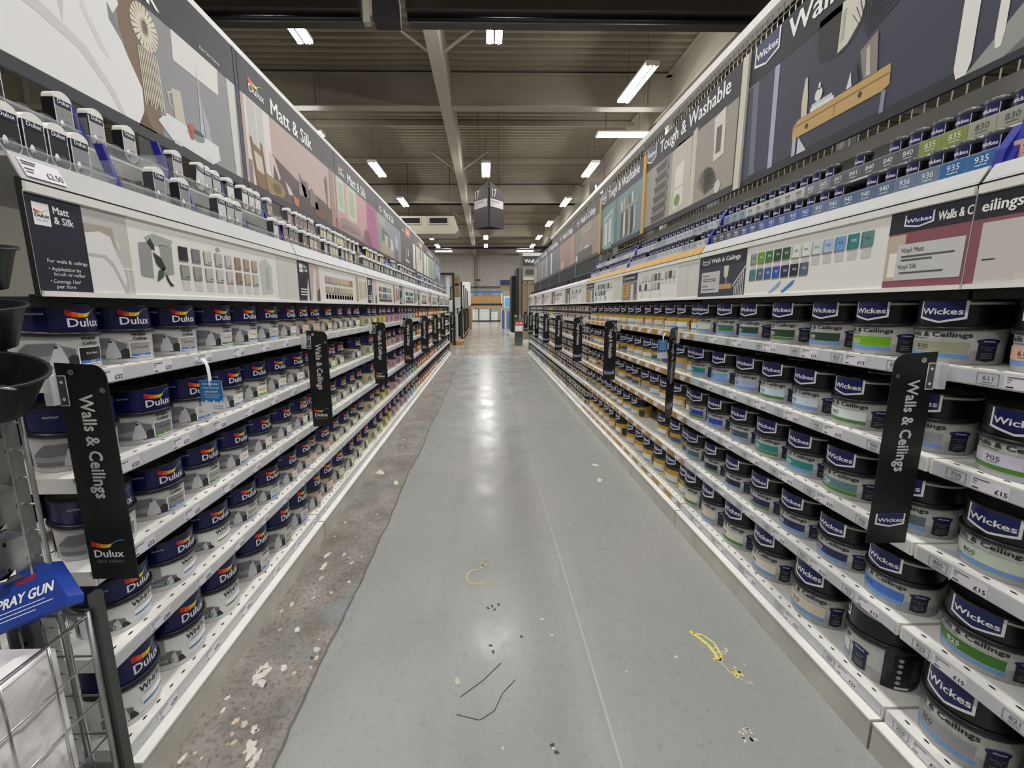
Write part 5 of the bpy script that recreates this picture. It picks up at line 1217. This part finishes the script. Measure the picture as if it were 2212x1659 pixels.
# black sample pots on the ledge beyond the yellow tubs
b = MB(); b.lathe([(0, 0), (.024, 0), (.026, .06), (.026, .075), (.022, .08), (0, .08)], M('1a1b1e', .35), 12); b.rect(cyl(.026), -.014, .02, .014, .055, M('55585c', .5), .001, 3); me = b.mesh('black_sample_pot')
for k in range(3, 8):
    for j in range(16):
        o = ob('black_sample_pot', me, None, (1.285, R0+BW*k+.07+j*.073, 1.7062), PI)
        tag(o, 'small black pot, %s along the ledge, %s' % (ORD[j], bayname(1, k)), 'sample pot', 'small black pots on the ledge')

# ------------------------------------------------------------------ wire trolley stand at the near end
r = bpy.data.objects.new('display_trolley', None); C.objects.link(r); r.location = (-1.1, .8, 0)
tag(r, 'galvanised wire basket trolley standing at the open end of the blue-topped tub shelves', 'trolley')
def rel(b):
    b.v = [(x+1.1, y-.8, z) for x, y, z in b.v]; return b
PST = M('565a58', .45, metal=.6)
for xa_ in (-.90, -1.40): b = MB(); b.box(xa_, xa_+.016, .795, .815, 0, .735, PST); ob('frame_post', rel(b), r)
b = MB()
b.box(-1.075, -.99, .80, .803, .25, 1.215, GALV); b.box(-1.075, -1.07, .78, .803, .25, 1.215, GALV); b.box(-.993, -.988, .78, .803, .25, 1.215, GALV)
f = plane((-1.075, .80, 0), (1, 0, 0), (0, 0, 1)); z = .3
while z < 1.2:
    b.ell(f, .012, z, .004, .006, HOLE, .0008, 8); b.ell(f, .06, z+.03, .005, .006, HOLE, .0008, 8); z += .062
ob('slotted_upright', rel(b), r)
z = .34; i = 0
while z < 1.2:
    q = MB(); q.prism([(-1.06, .80, z), (-1.005, .80, z+.02), (-1.005, .765, z+.05), (-1.06, .765, z+.03)], (0, 0, .0025), GALV); q.prism([(-1.06, .765, z+.03), (-1.005, .765, z+.05), (-1.005, .765, z+.064), (-1.03, .765, z+.036)], (0, .0025, 0), CHROME)
    ob('holding_clip', rel(q), r); z += .105
b = MB(); b.tube([(-.962, .79, .30), (-.962, .79, 1.205), (-.985, .79, 1.215), (-1.08, .79, 1.215)], .0045, GALV); 
for i in range(14): b.tube([(-.99, .79, .36+i*.06), (-.962, .79, .36+i*.06)], .002, CHROME, 4)
ob('support_rod', rel(b), r)
b = MB(); X1, X0_, Y1, Y0_, Z0_, Z1_ = -.90, -1.45, .79, .22, .27, .69
for zz in (Z1_, .585, .48, .375, Z0_):
    rr = .0042 if zz in (Z1_, Z0_) else .0028
    b.tube([(X1, Y0_, zz), (X1, Y1, zz), (X0_, Y1, zz)], rr, CHROME); b.tube([(X1, Y0_, zz), (X0_, Y0_, zz)], rr, CHROME)
for i in range(8): b.tube([(X1, Y0_+i*(Y1-Y0_)/7, Z0_), (X1, Y0_+i*(Y1-Y0_)/7, Z1_)], .0028, CHROME)
for i in range(1, 10): b.tube([(X1-i*.0525, Y1, Z0_), (X1-i*.0525, Y1, Z1_)], .0028, CHROME); b.tube([(X1-i*.0525, Y0_, Z0_), (X1-i*.0525, Y1, Z0_)], .0028, CHROME)
b.tube([(X1, Y1, Z0_-.25), (X1, Y1, Z1_+.01)], .006, GALV); ob('wire_basket', rel(b), r)
b = MB(); 
for zz in (.12, .26): b.box(-1.40, -.89, .80, .82, zz, zz+.02, GALV)
for x in (-.9, -1.38): b.tube([(x-.015, .60, .03), (x+.015, .60, .03)], .03, BLACK, 12); b.box(x-.01, x+.01, .25, .80, .06, .08, GALV); b.tube([(x-.015, .27, .03), (x+.015, .27, .03)], .03, BLACK, 12)
ob('trolley_base', rel(b), r)
# crumpled white wrapping in the basket
b = MB(); rb = random.Random(4); n1, n2 = 14, 12; P_ = {}
faces = []
def face_grid(o_, U, V, N):
    base = len(b.v); pts = []
    for i in range(n1+1):
        for j in range(n2+1):
            e = min(i, n1-i, j, n2-j)
            d = (.012*math.sin(i*1.3+j*.9)+.008*math.sin(i*2.7-j*1.9)+rb.uniform(-.003, .003))*(1 if e else 0)
            p = Vector(o_)+Vector(U)*(i/n1)+Vector(V)*(j/n2)+Vector(N)*d; pts.append(tuple(p))
    b.add(pts, [(i*(n2+1)+j, (i+1)*(n2+1)+j, (i+1)*(n2+1)+j+1, i*(n2+1)+j+1) for i in range(n1) for j in range(n2)], M('e9e5e6', .35, noise=.06), True)
xa, xb, ya, yb, za, zb = -1.38, -.925, .25, .74, .285, .655
face_grid((xa, ya, za), (xb-xa, 0, 0), (0, 0, zb-za), (0, -1, 0)); face_grid((xb, ya, za), (0, yb-ya, 0), (0, 0, zb-za), (1, 0, 0)); face_grid((xb, yb, za), (xa-xb, 0, 0), (0, 0, zb-za), (0, 1, 0))
face_grid((xa, yb, za), (0, ya-yb, 0), (0, 0, zb-za), (-1, 0, 0)); face_grid((xa, ya, zb), (xb-xa, 0, 0), (0, yb-ya, 0), (0, 0, 1)); b.box(xa, xb, ya, yb, za, za+.002, M('e9e5e6', .35))
tag(ob('white_wrapped_pack', b), 'crumpled white wrapped pack sitting inside the wire basket', 'pack')
# blue carton
o = bpy.data.objects.new('blue_carton', None); C.objects.link(o); o.location = (-1.085, .70, .625); o.rotation_euler = (math.radians(-32), math.radians(-22), 0)
tag(o, 'blue and red card carton lettered SPRAY GUN, tilted in the wire basket', 'carton')
b = MB(); CB = M('1f3f9a', .4); b.prism([(-.02, 0, .06), (.25, 0, .06), (.25, 0, .075), (.185, 0, .165), (-.02, 0, .165)], (0, .03, 0), CB); ob('carton_box', b, o)
b = MB(); f = plane((0, 0, 0), (1, 0, 0), (0, 0, 1)); b.rect(f, -.02, .118, .03, .165, M('a02038', .45), .0006); b.rect(f, .115, .138, .165, .150, M('8d2450', .45), .0006); b.text(f, 'SPRAY GUN', .062, .100, .020, LWHITE, .001, width=.150, bold=.035)
for i, w in enumerate((.12, .14, .10)): b.rect(f, .075, .090-.008*i, .075+w, .0915-.008*i, LWHITE, .001)
b.poly(f, [(.07, .128), (.10, .128), (.10, .145), (.07, .145)], M('142a6a', .5), .0008); ob('carton_print', b, o)
# black paint kettles hung one above another
for i, (x, z, sc) in enumerate(((-.965, 1.41, .95), (-.97, 1.30, .98), (-.975, 1.18, 1.05))):
    b = MB(); b.lathe([(0, 0), (.062, 0), (.082, .075), (.088, .078), (.088, .083), (.080, .082), (.060, .008), (0, .006)], M('101113', .45), 28)
    o = ob('paint_kettle', b, None, (x, .74, z)); o.scale = (sc, sc, sc); o.rotation_euler = (.12, .10 if i < 2 else .32, 0)
    tag(o, 'black plastic paint kettle, %s of the three above the wire trolley' % ('topmost', 'middle one', 'lowest and most tilted')[i], 'paint kettle', 'black paint kettles on the trolley')
    q = MB(); q.tube([(.088*math.cos(a), .088*math.sin(a), .07-.035*math.sin(a/1.0)) for a in [-.2-2.7*j/12 for j in range(13)]], .0025, CHROME); ob('wire_handle', q, o)
b = MB(); b.box(-1.075, -1.05, .79, .80, 1.21, 1.52, GALV); b.box(-1.07, -1.06, .74, .80, 1.20, 1.48, GALV); b.v = [(x+1.1, y-.8, z) for x, y, z in b.v]; ob('kettle_hanger', b, r)

# ------------------------------------------------------------------ beyond the cross aisle
def simple(name, label, cat, boxes, group=None):
    b = MB()
    for a in boxes: b.box(*a[:6], a[6])
    return tag(ob(name, b), label, cat, group)
WOOD = M('b08a58', .6, noise=.15, nscale=6); CARD = M('a98558', .7, noise=.08); GWH = M('e3e5e4', .5)
t = simple('display_stand', 'black steel display stand holding grey panels beyond the blue-topped tubs', 'display stand', [(-2.6, -1.12, 14.2, 14.28, 2.52, 2.6, BLACK), (-1.2, -1.12, 14.2, 14.28, 0, 2.52, BLACK), (-2.6, -2.52, 14.2, 14.28, 0, 2.52, BLACK)])
b = MB(); b.box(-2.5, -1.45, 14.3, 14.34, .2, 2.5, M('8e9393', .5)); b.box(-1.42, -1.30, 14.29, 14.33, 1.7, 2.5, GWH); b.box(-1.42, -1.24, 14.29, 14.34, .1, 1.7, DARK); ob('sample_panel', b, t)
t = simple('cardboard_sign', 'brown cardboard display sign with white foot beside the black frame', 'sign', [(-1.17, -.95, 14.6, 14.63, 1.75, 2.55, CARD), (-1.15, -.95, 14.6, 14.64, 1.35, 1.75, GWH), (-1.07, -1.03, 14.63, 14.66, 0, 1.8, DARK)])
b = MB(); f = plane((-1.17, 14.6, 0), (1, 0, 0), (0, 0, 1)); b.rect(f, .04, 2.16, .18, 2.26, NAVY, .002); b.text(f, 'At the', .05, 2.42, .04, INK, .002); b.text(f, 'Ready?', .05, 2.36, .04, INK, .002); b.text(f, 'Buy in', .06, 2.0, .03, INK, .002); ob('sign_lettering', b, t)
t = simple('wooden_pallet', 'low wooden pallet holding white tall boards beyond the cross aisle', 'pallet', [(-1.4, -.86, 14.3, 14.4, 0, .10, CARD), (-1.4, -.86, 14.9, 15.0, 0, .10, CARD), (-1.4, -.86, 15.4, 15.5, 0, .10, CARD)]+[(-1.4, -.86, 14.3+.25*i, 14.45+.25*i, .10, .13, WOOD) for i in range(5)])
for i in range(3): simple('white_board', 'tall white board, %s of three standing on the wooden pallet' % ORD[i], 'board', [(-1.36+i*.12, -1.27+i*.12, 14.45, 14.49, .131, 1.12+.01*i, GWH), (-1.33+i*.12, -1.31+i*.12, 14.44, 14.45, .14, 1.1, M('b8b8b8', .5))], 'white boards on the pallet')
for i in range(4):
    y = 16+i*1.7
    t = simple('steel_rack', 'black steel rack, %s of the row beyond the pallet' % ORD[i], 'rack', [(-1.02, -.95, y, y+.08, 0, 2.4-.05*i, DARK), (-1.9, -1.83, y, y+.08, 0, 2.4, DARK), (-1.9, -.95, y, y+1.5, 1.32, 1.40, M('8a8378', .6)), (-1.9, -.96, y, y+1.5, .1, .16, WOOD)], 'steel racks beyond the pallet')
    for j in range(3): simple('boxed_goods', 'white and dark boxed panel, %s in the %s rack beyond the pallet' % (ORD[j], ORD[i]), 'box', [(-1.3+j*.10, -1.24+j*.10, y+.2, y+1.3, .161, 1.0+.1*((i+j) % 3), GWH if (i+j) % 2 else DARK)], 'boxed panels in the racks')
    for j in range(2): simple('upper_goods', 'upper %s panel, %s in the %s rack beyond the pallet' % ('white' if j else 'grey', ORD[j], ORD[i]), 'panel', [(-1.35+j*.22, -1.2+j*.22, y+.2, y+1.3, 1.401, 2.2+.05*j, GWH if j else M('9a9fa2', .5))], 'upper panels in the racks')
simple('wood_panel_stack', 'upright brown wood panels past the steel racks', 'wood panels', [(-1.25+.1*i, -1.18+.1*i, 24+.1*i, 24.9, 0, 1.6-.06*i, WOOD) for i in range(4)])
simple('shower_panel_stack', 'tall white shower panels past the steel racks', 'shower panels', [(-1.5, -1.0, 25.5, 26.2, 1.5, 3.0, GWH), (-1.5, -1.0, 25.5, 26.2, 1.42, 1.5, DARK), (-1.5, -1.02, 25.5, 26.2, 0, 1.42, M('6f665a', .6))])
# numbered-tub side
for i, (xa, xb, zt, y) in enumerate(((1.28, 1.48, 2.9, 19.4), (1.48, 1.80, 3.2, 18.8))):
    simple('black_end_panel', 'tall black end panel, %s one across the aisle' % ('lower' if i == 0 else 'taller'), 'panel', [(xa, xb, y, y+.06, .12, zt, DARK), (xa, xb, y+.06, y+1.4, .12, zt, DARK), (xa-.02 if i == 0 else xa+.005, xb, y-.01, y+1.4, 0, .12, WHITE)], 'tall black end panels')
t = simple('wall_panel_display', 'wall panel display stand with dark header past the numbered tubs', 'display stand', [(1.30, 1.38, 15.2, 15.28, 0, 3.4, M('6d6a64', .5)), (1.42, 2.5, 15.2, 15.26, 2.95, 3.3, M('3c4440', .5)), (1.42, 2.5, 15.2, 15.26, 3.3, 3.42, GWH), (1.42, 2.5, 15.22, 15.26, 2.35, 2.95, M('8d9089', .5)), (1.55, 1.85, 15.2, 15.22, 2.62, 2.8, M('4a4a48', .5)), (1.45, 2.0, 15.15, 15.26, 2.4, 2.52, M('d8cbb4', .5)), (1.38, 2.5, 15.1, 15.6, 0, .1, WHITE)])
b = MB(); b.text(plane((1.50, 15.2, 3.05), (1, 0, 0), (0, 0, 1)), 'Wall Panels', 0, 0, .13, LWHITE, .003, width=.92, bold=.03); ob('sign_lettering', b, t)
for i in range(9): simple('brown_wall_panel', 'brown grooved wall panel, %s leaning under the dark header' % ORD[i], 'panel', [(1.42+i*.085, 1.42+i*.085+.075, 15.3+.01*(i % 2), 15.33+.01*(i % 2), .101, 2.28+.03*(i % 3), M(('8a7558', '9a8464')[i % 2], .6, noise=.1)), (1.42+i*.085+.07, 1.42+i*.085+.078, 15.29, 15.30, .101, 2.25, M('e6dcc4', .5))], 'brown wall panels')
t = simple('wire_stand', 'small wire floor stand with red price sign beyond the numbered tubs', 'stand', [(1.03, 1.05, 13.9, 13.92, 0, .95, GALV), (1.31, 1.33, 13.9, 13.92, 0, .95, GALV), (1.03, 1.33, 13.9, 14.1, .25, .27, GALV), (1.03, 1.33, 13.9, 14.1, .55, .57, GALV), (1.05, 1.31, 13.93, 14.1, .02, .24, M('5a5f58', .6)), (1.05, 1.31, 13.93, 14.1, .28, .5, M('3f4a40', .6))])
b = MB(); b.box(1.04, 1.33, 13.88, 13.89, .72, .90, M('c02a26', .45)); b.box(1.05, 1.32, 13.88, 13.89, .52, .72, GWH); b.text(plane((1.06, 13.88, .77), (1, 0, 0), (0, 0, 1)), '\u00a33.50', .005, 0, .07, LWHITE, .002, width=.24, bold=.03); ob('price_sign', b, t)
for i in range(7):
    b = MB(); x = 1.07+i*.04; b.tube([(x, 14.0, .571), (x+.02*((i % 3)-1), 14.0, 1.02)], .006, M('3f9a55', .5), 6); b.box(x-.015+.02*((i % 3)-1), x+.015+.02*((i % 3)-1), 13.98, 14.02, 1.02, 1.10, GWH)
    tag(ob('green_brush', b), 'green handled white brush, %s in the wire floor stand' % ORD[i], 'brush', 'green brushes in the wire stand')
b = MB(); b.box(.95, 1.7, 25.9, 26.0, 0, .12, WHITE); b.box(1.2, 1.75, 26.0, 26.05, 1.35, 2.1, M('e0e6ea', .4)); b.box(1.27, 1.75, 25.99, 26.0, 1.42, 2.0, M('6fb4dc', .4)); b.box(1.0, 1.7, 26.1, 26.15, 2.45, 3.0, M('8a7a5a', .6)); b.box(.98, 1.75, 26.05, 26.1, 2.85, 3.15, M('1c2250', .5))
tag(ob('shower_display', b), 'shower enclosure display with pale blue panel', 'display')
for i in range(4): simple('blue_panel_pack', 'blue wrapped panel pack, %s below the shower display' % ORD[i], 'pack', [(1.05+.16*i, 1.17+.16*i, 25.0, 25.6, .0, 1.2-.03*i, M(('3d5f9a', 'c9ced2', '5a86b8', '9a8f86')[i], .5))], 'panel packs below the shower display')
# far pallet rack
t = simple('pallet_rack', 'blue beamed pallet rack against the corrugated end wall', 'pallet rack', [(-1.6, -1.5, 38, 39, 0, 3.6, M('55606a', .5)), (1.5, 1.6, 38, 39, 0, 3.6, GWH), (-1.6, 1.6, 37.95, 38.05, 2.75, 2.95, M('2f5fa0', .5)), (-1.6, 1.6, 38, 39, 1.55, 1.75, DARK), (-1.6, 1.6, 37.95, 38.05, 1.35, 1.55, M('b08a60', .6)), (-1.3, 1.4, 37.96, 39, 0, .12, BLACK), (-.72, -.66, 37.96, 38.1, .12, 1.3, BLACK), (.42, .48, 37.96, 38.1, .12, 1.3, BLACK)])
for i, (xa, xb, zt) in enumerate(((-1.4, -.4, 2.45), (-.35, .6, 2.7), (.65, 1.45, 2.55))): simple('cardboard_box', 'brown cardboard box, %s on the pallet rack shelf' % ORD[i], 'box', [(xa, xb, 38.1, 38.9, 1.751, zt, CARD)], 'cardboard boxes on the pallet rack')
for i in range(3):
    for j in range(3):
        for m_ in range(4):
            if i == 2 and m_ == 3: continue
            xa = (-1.28, -.62, .52)[i]+j*.33; 
            if i == 0 and j > 1: continue
            if i == 1 and j > 2: continue
            if i == 2 and j > 1: continue
            simple('white_sack', 'white plaster sack, %s row %s column of stack %s under the pallet rack' % (ORD[m_], ORD[j], ORD[i]), 'sack', [(xa, xa+.31, 38.12, 38.8, .121+m_*.28, .121+m_*.28+.27, M('dfe6e4', .5))], 'white sacks under the pallet rack')
